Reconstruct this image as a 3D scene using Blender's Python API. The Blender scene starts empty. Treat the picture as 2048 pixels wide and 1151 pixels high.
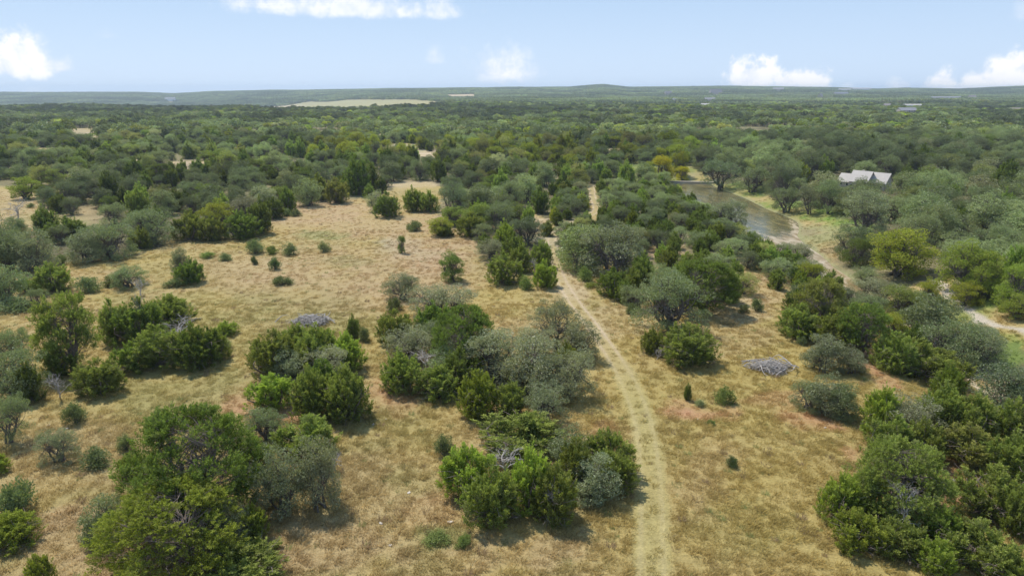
import bpy, math, random
import numpy as np
from mathutils import Vector
PI = math.pi
SC = bpy.context.scene
COL = SC.collection
rng = np.random.default_rng(7)

# ------------------------------------------------------------------ camera
CAM_H = 30.0
PITCH = math.radians(16.16)
FPX = 1365.33                                     # focal length in pixels of a 2048-wide frame
cd = bpy.data.cameras.new('camera'); cam = bpy.data.objects.new('camera', cd); COL.objects.link(cam)
cam.location = (0, 0, CAM_H); cam.rotation_euler = (PI/2 - PITCH, 0, 0)
cd.sensor_width = 36; cd.lens = 24; cd.clip_start = 0.5; cd.clip_end = 40000
SC.camera = cam

# ------------------------------------------------------------------ sun, sky, exposure
SUN_EL, SUN_AZ = math.radians(58), math.radians(-40)   # azimuth from +Y, negative = to the left
sd = bpy.data.lights.new('sun', 'SUN'); sun = bpy.data.objects.new('sun', sd); COL.objects.link(sun)
sd.energy = 3.75; sd.angle = math.radians(0.6); sd.color = (1.0, 0.945, 0.86)
to_sun = Vector((math.sin(SUN_AZ)*math.cos(SUN_EL), math.cos(SUN_AZ)*math.cos(SUN_EL), math.sin(SUN_EL)))
sun.rotation_euler = to_sun.to_track_quat('Z', 'Y').to_euler()
sun.location = (0, 0, 60)
SC.view_settings.view_transform = 'Standard'; SC.view_settings.look = 'None'
SC.view_settings.gamma = 1; SC.view_settings.exposure = 0.36
SC.render.engine = 'CYCLES'
cy = SC.cycles
cy.max_bounces = 4; cy.diffuse_bounces = 2; cy.glossy_bounces = 2; cy.transmission_bounces = 3
cy.volume_bounces = 0; cy.transparent_max_bounces = 6; cy.sample_clamp_indirect = 4
cy.caustics_reflective = False; cy.caustics_refractive = False
cy.use_denoising = True; cy.denoiser = 'OPENIMAGEDENOISE'; cy.denoising_input_passes = 'RGB_ALBEDO_NORMAL'; cy.denoising_prefilter = 'ACCURATE'

class NT:
    """tiny helper to write node graphs"""
    def __init__(s, tree): s.t = tree; s.l = tree.links
    def n(s, typ, **kw):
        nd = s.t.nodes.new(typ)
        ins = kw.pop('ins', {})
        for k, v in kw.items(): setattr(nd, k, v)
        for k, v in ins.items():
            if hasattr(v, 'is_output') or isinstance(v, bpy.types.NodeSocket): s.l.new(v, nd.inputs[k])
            else: nd.inputs[k].default_value = v
        return nd
    def m(s, op, a, b=None, c=None, clamp=False):
        nd = s.t.nodes.new('ShaderNodeMath'); nd.operation = op; nd.use_clamp = clamp
        for i, v in enumerate((a, b, c)):
            if v is None: continue
            if isinstance(v, bpy.types.NodeSocket): s.l.new(v, nd.inputs[i])
            else: nd.inputs[i].default_value = v
        return nd.outputs[0]
    def mix(s, f, a, b, blend='MIX'):
        nd = s.t.nodes.new('ShaderNodeMix'); nd.data_type = 'RGBA'; nd.blend_type = blend
        for i, v in ((0, f), (6, a), (7, b)):
            if isinstance(v, bpy.types.NodeSocket): s.l.new(v, nd.inputs[i])
            elif i == 0: nd.inputs[0].default_value = v
            else: nd.inputs[i].default_value = (*v, 1) if len(v) == 3 else v
        return nd.outputs[2]
    def ramp(s, f, lo, hi):
        nd = s.t.nodes.new('ShaderNodeMapRange'); nd.interpolation_type = 'SMOOTHSTEP'
        s.l.new(f, nd.inputs[0]); nd.inputs[1].default_value = lo; nd.inputs[2].default_value = hi
        return nd.outputs[0]
    def noise(s, scale, vec=None, detail=4, rough=0.55, dist=0.0):
        nd = s.t.nodes.new('ShaderNodeTexNoise'); nd.inputs['Scale'].default_value = scale
        nd.inputs['Detail'].default_value = detail; nd.inputs['Roughness'].default_value = rough
        nd.inputs['Distortion'].default_value = dist
        if vec is not None: s.l.new(vec, nd.inputs['Vector'])
        return nd.outputs[0]

def make_world():
    w = bpy.data.worlds.new("World"); SC.world = w; w.use_nodes = True
    t = w.node_tree; t.nodes.clear(); N = NT(t)
    sky = N.n('ShaderNodeTexSky', sky_type='NISHITA', sun_disc=False)
    sky.sun_elevation = SUN_EL; sky.sun_rotation = SUN_AZ
    sky.altitude = 300; sky.air_density = 1.0; sky.dust_density = 0.35; sky.ozone_density = 2.2
    tc = N.n('ShaderNodeTexCoord'); d = tc.outputs['Generated']
    sp = N.n('ShaderNodeSeparateXYZ', ins={0: d})
    az = N.m('MULTIPLY', N.m('ARCTAN2', sp.outputs[0], sp.outputs[1]), 180/PI)
    el = N.m('MULTIPLY', N.m('ARCSINE', sp.outputs[2]), 180/PI)
    nw = N.n('ShaderNodeTexNoise', ins={'Vector': d, 'Scale': 16.0, 'Detail': 8.0, 'Roughness': 0.6})
    nz = N.m('SUBTRACT', nw.outputs[0], 0.5)
    nf = N.m('SUBTRACT', N.noise(55, d, 6, 0.62), 0.5)
    # clouds: azimuth, elevation of the flat base, half width, height, softness, strength
    boxes = [(45,137,100,95,.3,.85),(120,137,45,40,.5,.6),(700,24,235,60,.45,.62),(560,14,110,40,.5,.6),(1003,148,84,76,.7,.8),(868,122,26,34,.8,.5),
             (1500,184,64,70,.2,1),(1575,184,60,44,.25,1),(1628,184,44,48,.25,1),(1690,184,24,24,.4,.6),(1405,184,20,16,.5,.5),(1795,184,38,28,.4,.65),
             (1880,186,46,54,.25,.95),(1945,186,60,44,.3,.95),(2005,186,74,78,.25,1),(2045,186,60,60,.3,1),(2040,34,40,60,.7,.45),(215,74,34,18,.9,.2),(60,184,60,16,.8,.3)]
    cl = []
    for bx, by, hw, hh, so, st in boxes:
        def ae(px, py):
            a = (px-1024)/FPX; b = (py-575.5)/FPX; v = Vector((a, math.cos(PITCH)-b*math.sin(PITCH), -math.sin(PITCH)-b*math.cos(PITCH))).normalized()
            return math.degrees(math.atan2(v.x, v.y)), math.degrees(math.asin(v.z))
        a0, e0 = ae(bx, by); a1, e1 = ae(bx+hw, by); a2, e2 = ae(bx, by-hh)
        cl.append((a0, e0, abs(a1-a0)*1.1, (e2-e0)*1.15, so, st))
    cl += [(60, 3, 12, 5, .5, .6), (-70, 3, 14, 5, .5, .6), (110, 10, 20, 8, .5, .6), (180, 14, 22, 9, .5, .5), (-120, 6, 20, 7, .5, .6)]
    tot = None
    for a, e, w_, h_, soft, st in cl:
        dx = N.m('DIVIDE', N.m('SUBTRACT', az, a), w_)
        dy = N.m('DIVIDE', N.m('SUBTRACT', el, e), h_)
        up = N.m('MAXIMUM', dy, 0.0); dn = N.m('MULTIPLY', N.m('MINIMUM', dy, 0.0), 4.0)
        r = N.m('SQRT', N.m('ADD', N.m('MULTIPLY', dx, dx), N.m('ADD', N.m('MULTIPLY', up, up), N.m('MULTIPLY', dn, dn))))
        v = N.m('ADD', N.m('SUBTRACT', 1.0, r), N.m('ADD', N.m('MULTIPLY', nz, 1.5), N.m('MULTIPLY', nf, 1.0)))
        v = N.m('MULTIPLY', N.ramp(v, 0.08, 0.10 + soft*1.7), min(1, st*1.25))
        tot = v if tot is None else N.m('MAXIMUM', tot, v)
    pale = N.mix(N.ramp(el, -1.0, 13.0), (3.35, 4.15, 5.3), (2.15, 3.15, 4.5))
    skyc = N.mix(N.m('ADD', .35, N.m('MULTIPLY', N.ramp(el, 40.0, 14.0), .6)), sky.outputs[0], pale)
    whit = N.mix(N.ramp(N.m('ADD', nw.outputs[0], N.m('MULTIPLY', nf, .8)), .38, .62), (5.0, 5.2, 5.7), (5.9, 5.85, 5.9))
    colr = N.mix(tot, skyc, whit)
    bg = N.n('ShaderNodeBackground', ins={'Color': colr, 'Strength': 0.15})
    out = N.n('ShaderNodeOutputWorld', ins={'Surface': bg.outputs[0]})
make_world()

# ------------------------------------------------------------------ projection helpers
CP, SP = math.cos(PITCH), math.sin(PITCH)
def project(x, y, z):
    dz = z - CAM_H
    zc = y*CP - dz*SP
    zc = np.where(np.abs(zc) < 1e-3, 1e-3, zc)
    return 1024 + FPX*x/zc, 575.5 - FPX*(y*SP + dz*CP)/zc, zc
def ray(px, py):
    a = (px-1024)/FPX; b = (py-575.5)/FPX
    return a, CP - b*SP, -SP - b*CP
def on_plane(px, py, z):
    a, f, u = ray(px, py); t = (z-CAM_H)/u
    return a*t, f*t
def sstep(v, a, b):
    t = np.clip((v-a)/(b-a), 0, 1); return t*t*(3-2*t)
def vnoise(x, y, seed=0):
    """smooth value noise"""
    xi = np.floor(x).astype(np.int64); yi = np.floor(y).astype(np.int64); fx = x-xi; fy = y-yi
    def h(a, b):
        n = (a*374761393 + b*668265263 + seed*974634777) & 0xffffffff
        n = ((n ^ (n >> 13))*1274126177) & 0xffffffff
        n = n ^ (n >> 16)
        return (n & 0xffff)/65535.0
    u = fx*fx*(3-2*fx); v = fy*fy*(3-2*fy)
    return (h(xi, yi)*(1-u)+h(xi+1, yi)*u)*(1-v) + (h(xi, yi+1)*(1-u)+h(xi+1, yi+1)*u)*v
def fbm(x, y, oct=4, seed=0):
    s = 0; a = .5; t = 0
    for i in range(oct):
        s = s + a*vnoise(x*2**i, y*2**i, seed+i*17); t += a; a *= .5
    return s/t
def inpoly(px, py, poly):
    px = np.asarray(px, float); py = np.asarray(py, float); c = np.zeros(px.shape, bool)
    n = len(poly); j = n-1
    for i in range(n):
        xi, yi = poly[i]; xj, yj = poly[j]
        if yi != yj:
            c ^= ((yi > py) != (yj > py)) & (px < (xj-xi)*(py-yi)/(yj-yi)+xi)
        j = i
    return c

# ------------------------------------------------------------------ creek and terrain
WATER_Z = -3.2
SHORE = [(1350,366,1420,366),(1356,380,1436,375),(1392,403,1464,389),(1436,430,1504,411),(1474,452,1563,433),
         (1504,472,1592,468),(1534,490,1612,489),(1574,510,1640,508),(1622,536,1664,533),(1652,562,1700,557),
         (1692,596,1732,588),(1752,640,1796,626),(1832,690,1872,674),(1900,742,1952,722),(1990,800,2050,782),(2120,880,2190,860)]
cl_, cr_ = [], []
for a, b, c, d in SHORE:
    cl_.append(on_plane(a, b, WATER_Z)); cr_.append(on_plane(c, d, WATER_Z))
cl_ = np.array(cl_); cr_ = np.array(cr_)
CC = (cl_+cr_)/2; CW = np.linalg.norm(cl_-cr_, axis=1)/2*0.85
# smooth resample
def resample(P, W, n=8):
    out, ow = [], []
    for i in range(len(P)-1):
        p0 = P[max(i-1, 0)]; p1 = P[i]; p2 = P[i+1]; p3 = P[min(i+2, len(P)-1)]
        for k in range(n):
            t = k/n
            out.append(.5*((2*p1)+(-p0+p2)*t+(2*p0-5*p1+4*p2-p3)*t*t+(-p0+3*p1-3*p2+p3)*t**3)); ow.append(W[i]*(1-t)+W[i+1]*t)
    out.append(P[-1]); ow.append(W[-1])
    return np.array(out), np.array(ow)
CCs, CWs = resample(CC, CW, 5)
def creek_dist(x, y):
    """distance to the bank line (negative in the water) and position along it"""
    x = np.asarray(x, float); y = np.asarray(y, float)
    best = np.full(x.shape, 1e9); al = np.zeros(x.shape)
    near = (x > 0) & (x < 140) & (y > 20) & (y < 300)
    if not near.any(): return best, al
    xn = x[near]; yn = y[near]; b = np.full(xn.shape, 1e9); a_ = np.zeros(xn.shape)
    for i in range(len(CCs)-1):
        p = CCs[i]; q = CCs[i+1]; d = q-p; L = d@d
        t = np.clip(((xn-p[0])*d[0]+(yn-p[1])*d[1])/L, 0, 1)
        r = np.hypot(xn-p[0]-t*d[0], yn-p[1]-t*d[1]) - (CWs[i]*(1-t)+CWs[i+1]*t)
        m = r < b; b[m] = r[m]; a_[m] = i+t[m]
    best[near] = b; al[near] = a_
    return best, al/5.0
HZ = np.array([(-900,188),(-300,187),(0,185.5),(330,185),(400,188),(470,183),(640,180),(800,178),(1024,175),(1130,174.5),(1190,170),(1240,175),
      (1430,173),(1480,174),(1600,175),(1700,178),(1750,176),(1850,178),(1950,173),(2048,171),(2400,170),(3000,174)], float)
def height(x, y):
    x = np.asarray(x, float); y = np.asarray(y, float)
    yy = np.maximum(y, 60.0)
    px = 1024 + FPX*CP*x/yy                        # bearing of the point
    z = 0.5*(fbm(x/23, y/23, 3, 3)-.5)
    z = z + sstep(yy, 300, 900)*9*(fbm(x/260, y/260, 3, 11)-.55) + sstep(yy, 1200, 2500)*16*(fbm(x/500, y/500, 3, 29)-.5)*(1-sstep(yy, 3500, 4500))
    hy = np.interp(px, HZ[:, 0], HZ[:, 1])
    top = CAM_H + 4500*np.tan(np.arctan((575.5-hy)/FPX)-PITCH) - 6
    left = 1 - sstep(px, 420, 900)
    valley = -48*left*sstep(yy, 1150, 1900)*(1-sstep(yy, 2400, 4300))
    z = z + valley + top*sstep(yy, 1800+600*left, 4500) - 60*sstep(yy, 4800, 7000)
    d, _ = creek_dist(x, y)
    carve = np.where(d < 0, -3.2-.45*np.clip(-d/1.5, 0, 1), -3.2+.5*np.clip(d/2.0, 0, 1)+2.7*sstep(d, 1.5, 15))
    z = np.where(d < 15, z*sstep(d, 0, 15)+carve, z)
    return z
YS = np.geomspace(18, 8000, 2600)
def ground_at(px, py):
    a, f, u = ray(px, py)
    X = a/f*YS; Z = CAM_H + u/f*YS
    h = height(X, YS)
    i = np.argmax(Z < h)
    if i == 0: return None
    t = (Z[i-1]-h[i-1])/((Z[i-1]-h[i-1])-(Z[i]-h[i]))
    y = YS[i-1]*(1-t)+YS[i]*t
    return float(a/f*y), float(y), float(height(np.array([a/f*y]), np.array([y]))[0])

# ------------------------------------------------------------------ open ground and cover, described in the ground's own positions
def dil(poly): return [(float(a), float(b)) for a, b in poly]
MEADOW = [(-300,1400),(-300,590),(0,560),(60,548),(140,522),(250,520),(290,500),(352,482),(520,477),(535,448),(600,420),(700,398),(742,400),
          (800,368),(850,362),(905,378),(880,400),(870,440),(950,480),(975,530),(1040,575),(1105,575),(1102,520),(1070,455),(1035,440),(1060,425),(1100,435),(1125,520),(1150,560),
          (1190,590),(1255,620),(1330,640),(1420,628),(1500,600),(1480,560),(1350,500),(1290,500),(1300,488),(1380,508),(1480,545),(1545,560),(1555,620),(1600,690),(1735,740),(1725,800),(1715,870),
          (1650,950),(1640,1050),(1760,1120),(1840,1180),(1900,1400)]
CLEARINGS = [[(-200,402),(70,396),(95,425),(130,440),(165,450),(120,462),(40,470),(0,478),(-200,480)],
    [(-60,372),(130,372),(160,392),(90,398),(-60,404)],
    [(1330,366),(1352,358),(1440,364),(1500,382),(1560,404),(1620,418),(1700,440),(1710,470),(1680,500),(1672,540),(1712,580),(1780,590),(1850,560),(1885,556),(1960,612),(2100,640),
     (2100,700),(1960,676),(1900,670),(1830,650),(1740,606),(1690,596),(1630,556),(1560,510),(1500,474),(1430,432),(1390,406),(1345,384)],
    [(1245,334),(1375,330),(1425,362),(1352,366),(1290,366),(1255,358)],
    [(490,227),(530,215),(572,211),(610,204),(668,203),(700,199),(765,199),(830,199),(872,203),(905,205),(868,212),(850,216),(760,219),(700,224),(560,222)],
    [(330,322),(415,322),(430,345),(330,348)],[(130,256),(190,256),(200,280),(140,284)],[(745,288),(830,288),(850,312),(770,314)],
    [(835,303),(885,303),(890,330),(835,330)],[(1215,296),(1245,296),(1250,316),(1215,318)],[(1170,372),(1198,372),(1205,440),(1170,444)],
    [(780,366),(860,362),(880,376),(830,384),(790,382)],[(250,318),(300,318),(300,334),(250,334)],
    [(880,190),(950,188),(960,196),(900,198)],[(60,296),(110,296),(115,316),(60,318)],[(630,262),(690,262),(690,276),(630,276)]]
TRACK_PX = [(1300,1230),(1303,1151),(1303,1040),(1300,950),(1287,850),(1258,768),(1222,705),(1185,652),(1150,605),(1125,565),(1113,530),(1108,500),(1104,478),(1120,458),(1165,438),(1192,420),(1186,395),(1183,372)]
TRK = np.array([on_plane(a, b, 0) for a, b in TRACK_PX]); TRK, _w = resample(TRK, np.ones(len(TRK)), 8)
def line_dist(x, y, P, pad=12):
    x = np.asarray(x, float); y = np.asarray(y, float); best = np.full(x.shape, 1e9); side = np.zeros(x.shape)
    nr = (x > P[:, 0].min()-pad) & (x < P[:, 0].max()+pad) & (y > P[:, 1].min()-pad) & (y < P[:, 1].max()+pad)
    xn = x[nr]; yn = y[nr]; b = np.full(xn.shape, 1e9); s = np.zeros(xn.shape)
    for i in range(len(P)-1):
        p = P[i]; d = P[i+1]-p; L = d@d+1e-9
        t = np.clip(((xn-p[0])*d[0]+(yn-p[1])*d[1])/L, 0, 1)
        r = np.hypot(xn-p[0]-t*d[0], yn-p[1]-t*d[1]); m = r < b
        b[m] = r[m]; s[m] = np.sign((xn-p[0])*d[1]-(yn-p[1])*d[0])[m]
    best[nr] = b; side[nr] = s
    return best, side
GRAVEL_PX = [(1868,560),(1882,574),(1905,596),(1940,622),(1968,640),(2000,652),(2048,662),(2150,700)]
GRV = np.array([ground_at(a, b)[:2] for a, b in GRAVEL_PX]); GRV, _w = resample(GRV, np.ones(len(GRV)), 4)

C_TAN = (.398,.303,.158); C_PINK = (.412,.290,.170); C_GOLD = (.372,.288,.098); C_OLIVE = (.262,.240,.088); C_GREEN = (.190,.245,.070)
C_SOIL = (.43,.235,.135); C_DIRT = (.50,.395,.265); C_FLOOR = (.20,.175,.09); C_GREY = (.36,.33,.24); C_MOWN = (.375,.322,.135); C_LUSH = (.15,.23,.045); C_GRAVEL = (.46,.40,.31)
PATCH = [ # px, py, rx, ry, colour, strength
 (640,470,60,9,C_GREEN,.8),(690,522,60,12,C_GREEN,.65),(800,492,50,22,C_GREY,.6),(850,510,50,14,C_GREY,.5),(545,462,50,10,C_GOLD,.7),(740,470,60,12,C_PINK,.5),
 (700,560,280,70,C_PINK,.6),(620,420,140,30,C_PINK,.6),(880,480,110,70,C_PINK,.7),(640,440,160,40,C_PINK,.4),(1000,600,70,45,C_GOLD,.6),(560,640,220,70,C_OLIVE,.45),
 (350,770,150,70,C_OLIVE,.6),(300,620,120,40,C_OLIVE,.3),(180,560,120,25,C_PINK,.5),(480,530,120,20,C_TAN,.6),(150,900,150,80,C_TAN,.5),(270,960,60,40,C_OLIVE,.6),
 (200,1060,150,60,C_PINK,.6),(160,1130,110,40,C_PINK,.5),(490,815,40,28,C_SOIL,.9),(560,820,60,20,C_SOIL,.8),(790,790,40,50,C_SOIL,.45),(750,780,40,26,C_SOIL,.4),
 (650,1090,170,60,C_PINK,.5),(770,960,120,90,C_TAN,.5),(870,1030,60,60,C_SOIL,.25),(1040,1100,160,40,C_PINK,.4),(780,860,120,50,C_OLIVE,.35),(820,960,50,25,C_OLIVE,.4),
 (900,1080,60,20,C_GREEN,.4),(1250,700,40,120,C_GOLD,.6),(1180,800,60,90,C_GOLD,.7),(1200,860,40,20,C_SOIL,.3),(1240,640,70,40,C_DIRT,.35),(1150,570,40,40,C_DIRT,.5),
 (1370,820,70,18,C_SOIL,.75),(1345,818,25,10,C_SOIL,.5),(1460,825,30,12,C_SOIL,.6),(1450,680,100,40,C_TAN,.6),(1480,620,80,30,C_DIRT,.5),(1520,580,50,40,C_PINK,.6),
 (1560,740,150,50,C_GOLD,.7),(1600,830,60,14,C_SOIL,.6),(1640,850,50,16,C_SOIL,.75),(1545,800,60,22,C_SOIL,.35),(1500,900,180,90,C_GOLD,.5),(1420,960,60,90,C_PINK,.3),
 (1480,1060,110,70,C_OLIVE,.3),(1560,1000,150,90,C_GOLD,.5),(1690,905,25,12,C_SOIL,.5),(1745,720,30,22,C_SOIL,.9),(1765,760,35,22,C_SOIL,.9),(1715,690,18,30,C_SOIL,.9),
 (1910,950,26,45,C_SOIL,.95),(1895,1000,30,25,C_SOIL,.9),(2030,1148,30,20,C_SOIL,.8),(1760,795,40,18,C_GOLD,.5),(1310,500,60,20,C_PINK,.7),(1340,480,50,14,C_DIRT,.6),
 (1075,442,26,9,C_DIRT,.95),(1060,455,40,14,C_PINK,.7),(1275,425,60,12,C_DIRT,.7),(1090,480,30,14,C_GREY,.6),
 (60,430,160,40,C_TAN,.9),(60,390,200,12,C_TAN,.9),(100,440,80,14,C_OLIVE,.5),(130,450,60,12,C_GREEN,.3),(820,368,70,8,C_DIRT,.6),
 (375,334,48,14,(.40,.31,.21),1),(160,270,40,14,(.36,.30,.19),1),(800,300,60,14,(.36,.32,.19),1),(862,316,36,16,C_DIRT,1),(1232,306,25,12,C_DIRT,1),
 (690,207,220,13,(.33,.31,.15),1),(915,193,50,6,C_DIRT,.9),(560,213,50,5,C_DIRT,.6),(1310,346,90,24,C_LUSH,.8),(1370,350,30,8,C_DIRT,.5),(275,326,30,8,C_DIRT,.9),(85,306,30,10,C_TAN,1),
 (1480,380,60,18,C_LUSH,.7),(1560,410,70,12,C_LUSH,.9),(1640,430,60,14,C_LUSH,.95),(1700,452,50,16,C_LUSH,.9),(1570,430,40,12,C_OLIVE,.8),(1640,470,60,24,(.27,.26,.12),.9),
 (1600,462,40,10,(.24,.19,.11),.6),(1670,510,40,20,(.25,.19,.10),.7),(1930,620,70,30,C_LUSH,.8),(1850,620,60,34,C_LUSH,.6),(1980,700,90,40,C_LUSH,.7)]
def cover(x, y, z=None):
    """albedo of the ground cover and height of its grass (0 bare .. 1 tall)"""
    if z is None: z = height(x, y)
    px, py, zc = project(x, y, z)
    fr = (zc > 5) & (y > 18)
    # ragged lookups: move the sample point with noise so that nothing has a drawn outline
    j1 = fbm(x/2.2, y/2.2, 4, 5)-.5; j2 = fbm(x/2.2+40, y/2.2, 4, 6)-.5
    k = np.clip(FPX/np.maximum(zc, 5), 0, 60)
    qx = px + j1*k*5.0; qy = py + j2*k*1.8
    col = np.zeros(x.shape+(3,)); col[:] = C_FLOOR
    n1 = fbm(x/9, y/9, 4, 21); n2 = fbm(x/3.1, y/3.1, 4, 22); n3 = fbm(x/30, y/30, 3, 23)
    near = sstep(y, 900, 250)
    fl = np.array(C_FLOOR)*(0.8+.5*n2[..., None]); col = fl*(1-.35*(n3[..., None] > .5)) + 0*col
    op = np.zeros(x.shape, bool)
    op |= inpoly(qx, qy, MEADOW)
    for c in CLEARINGS: op |= inpoly(qx, qy, c)
    op |= (y < 118) & (x < 60)
    op |= ~fr | (px < -250) | (px > 2300) & (y < 60)
    gm_ = .35+.4*sstep(n1, .3, .7)[..., None]; base = np.array(C_TAN)*(1-gm_)+np.array(C_GOLD)*gm_
    g = sstep(n2*.5+n3*.5, .47, .62)[..., None]*.28
    base = base*(1-g)+np.array(C_OLIVE)*g
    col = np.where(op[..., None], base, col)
    # the right-hand meadow is more golden
    gg = (sstep(px, 1120, 1240)*sstep(py, 600, 700)*op*.5)[..., None]
    col = col*(1-gg)+np.array(C_GOLD)*gg
    for a, b, rx, ry, c, s in PATCH:
        r = ((qx-a)/rx)**2 + ((qy-b)/ry)**2
        m = (s*(1-sstep(r, .35, 1.35))*fr)[..., None]
        m = m*(.55+.45*sstep(n2, .35, .6))[..., None]
        col = col*(1-m)+np.array(c)*m
    gr = np.where(op, .5+.5*n2, .25)
    # creek banks
    d, al = creek_dist(x, y)
    mb = ((1-sstep(d+j1*2, .1, 1.6)))[..., None]
    col = col*(1-mb)+np.array((.27,.26,.13))*mb
    # gravel trail
    dg, _ = line_dist(x, y, GRV)
    mg = (1-sstep(dg+j1*2.2, .35, 1.3))[..., None]
    col = col*(1-mg)+np.array(C_GRAVEL)*mg
    # the track: mown strip, two worn wheel lines, paler in the middle distance
    dt, sd_ = line_dist(x, y, TRK)
    ms = (1-sstep(dt+j1*.5, 1.0, 1.55))
    far = sstep(y, 62, 84)
    strip = np.array(C_MOWN)*(1-far*.6)[..., None] + np.array(C_DIRT)*(far*.6)[..., None]
    m = (ms*(.62-.26*far))[..., None]; col = col*(1-m)+strip*m
    rut = (1-sstep(np.abs(dt-.75)+j2*.16, .10, .34))*(.42+.34*far)*(.55+.45*sstep(n2, .25, .6))
    m = rut[..., None]; col = col*(1-m)+(np.array((.44,.365,.19))*(1-far)[..., None]+np.array(C_DIRT)*far[..., None])*m
    gr = gr*(1-ms*.5)*(1-.95*(1-sstep(np.abs(dt-.75), .15, .45)))*(1-mg[..., 0])*(1-mb[..., 0])
    bare = np.clip((col[..., 0]-col[..., 1])/(.19), 0, 1)
    gr = gr*(1-.7*sstep(bare, .6, 1))
    return np.clip(col, 0.01, .8), gr

# ------------------------------------------------------------------ mesh helpers
def mesh_from(name, V, F, mats, mi=None, attrs=None, smooth=False):
    """V (n,3); F (m,4) quads or list of polygons"""
    me = bpy.data.meshes.new(name)
    V = np.asarray(V, np.float32)
    if isinstance(F, np.ndarray):
        m, k = F.shape
        me.vertices.add(len(V)); me.vertices.foreach_set('co', V.ravel())
        me.loops.add(m*k); me.loops.foreach_set('vertex_index', F.astype(np.int32).ravel())
        me.polygons.add(m); me.polygons.foreach_set('loop_start', np.arange(0, m*k, k, dtype=np.int32))
        me.update(calc_edges=True)
    else:
        me.from_pydata([tuple(map(float, v)) for v in V], [], F); me.update()
    for mt in mats: me.materials.append(mt)
    if mi is not None: me.polygons.foreach_set('material_index', np.asarray(mi, np.int32))
    if attrs:
        for an, (typ, arr) in attrs.items():
            at = me.attributes.new(an, typ, 'POINT')
            at.data.foreach_set('color' if 'COLOR' in typ else 'value', np.asarray(arr, np.float32).ravel())
    if smooth: me.polygons.foreach_set('use_smooth', np.ones(len(me.polygons), bool))
    me.validate()
    return me
def link(name, me, parent=None, **props):
    o = bpy.data.objects.new(name, me); COL.objects.link(o)
    if parent: o.parent = parent
    for k, v in props.items(): o[k] = v
    return o
def thing(name, loc, rotz, label, cat, group=None):
    o = bpy.data.objects.new(name, None); COL.objects.link(o)
    o.empty_display_size = .3
    o.location = loc; o.rotation_euler = (0, 0, rotz); o['label'] = label; o['category'] = cat
    if group: o['group'] = group
    return o

class Geo:
    """collects tubes and leaves"""
    def __init__(s): s.V = []; s.F = []; s.R = []; s.M = []; s.n = 0
    def add(s, V, F, mat, R):
        s.V.append(V); s.F.append(F+s.n); s.M.append(np.full(len(F), mat)); s.R.append(R); s.n += len(V)
    def tube(s, P, r, mat=0, k=5):
        P = np.asarray(P, float); n = len(P); r = np.asarray(r, float)*np.ones(n)
        T = np.gradient(P, axis=0); T /= np.linalg.norm(T, axis=1)[:, None]+1e-9
        ref = np.array([0.3, .9, .2]) if abs(T[0, 2]) > .7 else np.array([0, 0, 1.])
        A = np.cross(T, ref); A /= np.linalg.norm(A, axis=1)[:, None]+1e-9; B = np.cross(T, A)
        an = np.arange(k)*2*PI/k
        V = P[:, None]+r[:, None, None]*(np.cos(an)[None, :, None]*A[:, None]+np.sin(an)[None, :, None]*B[:, None])
        i = np.arange(n-1)[:, None]*k; j = np.arange(k)[None, :]; j2 = (j+1) % k
        F = np.stack([i+j, i+j2, i+k+j2, i+k+j], -1).reshape(-1, 4)
        s.add(V.reshape(-1, 3), F, mat, np.full(n*k, rng.random()))
    def leaves(s, c, d, L, W, mat=1, rnd=None):
        n = len(c); d = d/(np.linalg.norm(d, axis=1)[:, None]+1e-9)
        q = rng.normal(size=(n, 3)); sd_ = np.cross(d, q); sd_ /= np.linalg.norm(sd_, axis=1)[:, None]+1e-9
        L = (L*(.7+.6*rng.random(n)))[:, None]; W = (W*(.7+.6*rng.random(n)))[:, None]
        V = np.stack([c, c+d*L*.5+sd_*W*.5, c+d*L, c+d*L*.5-sd_*W*.5], 1).reshape(-1, 3)
        F = np.arange(4*n).reshape(n, 4)
        R = rng.random(n) if rnd is None else rnd
        s.add(V, F, mat, np.repeat(R, 4))
    def arrays(s):
        return np.concatenate(s.V), np.concatenate(s.F), np.concatenate(s.M), np.concatenate(s.R)
    def mesh(s, name, mats, only=None):
        V, F, M, R = s.arrays()
        if only is not None:
            F = F[M == only]; used = np.unique(F); re = np.zeros(len(V), int); re[used] = np.arange(len(used))
            V = V[used]; R = R[used]; F = re[F]; M = None
        return mesh_from(name, V, F, mats, M, {'rnd': ('FLOAT', R)})

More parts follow.
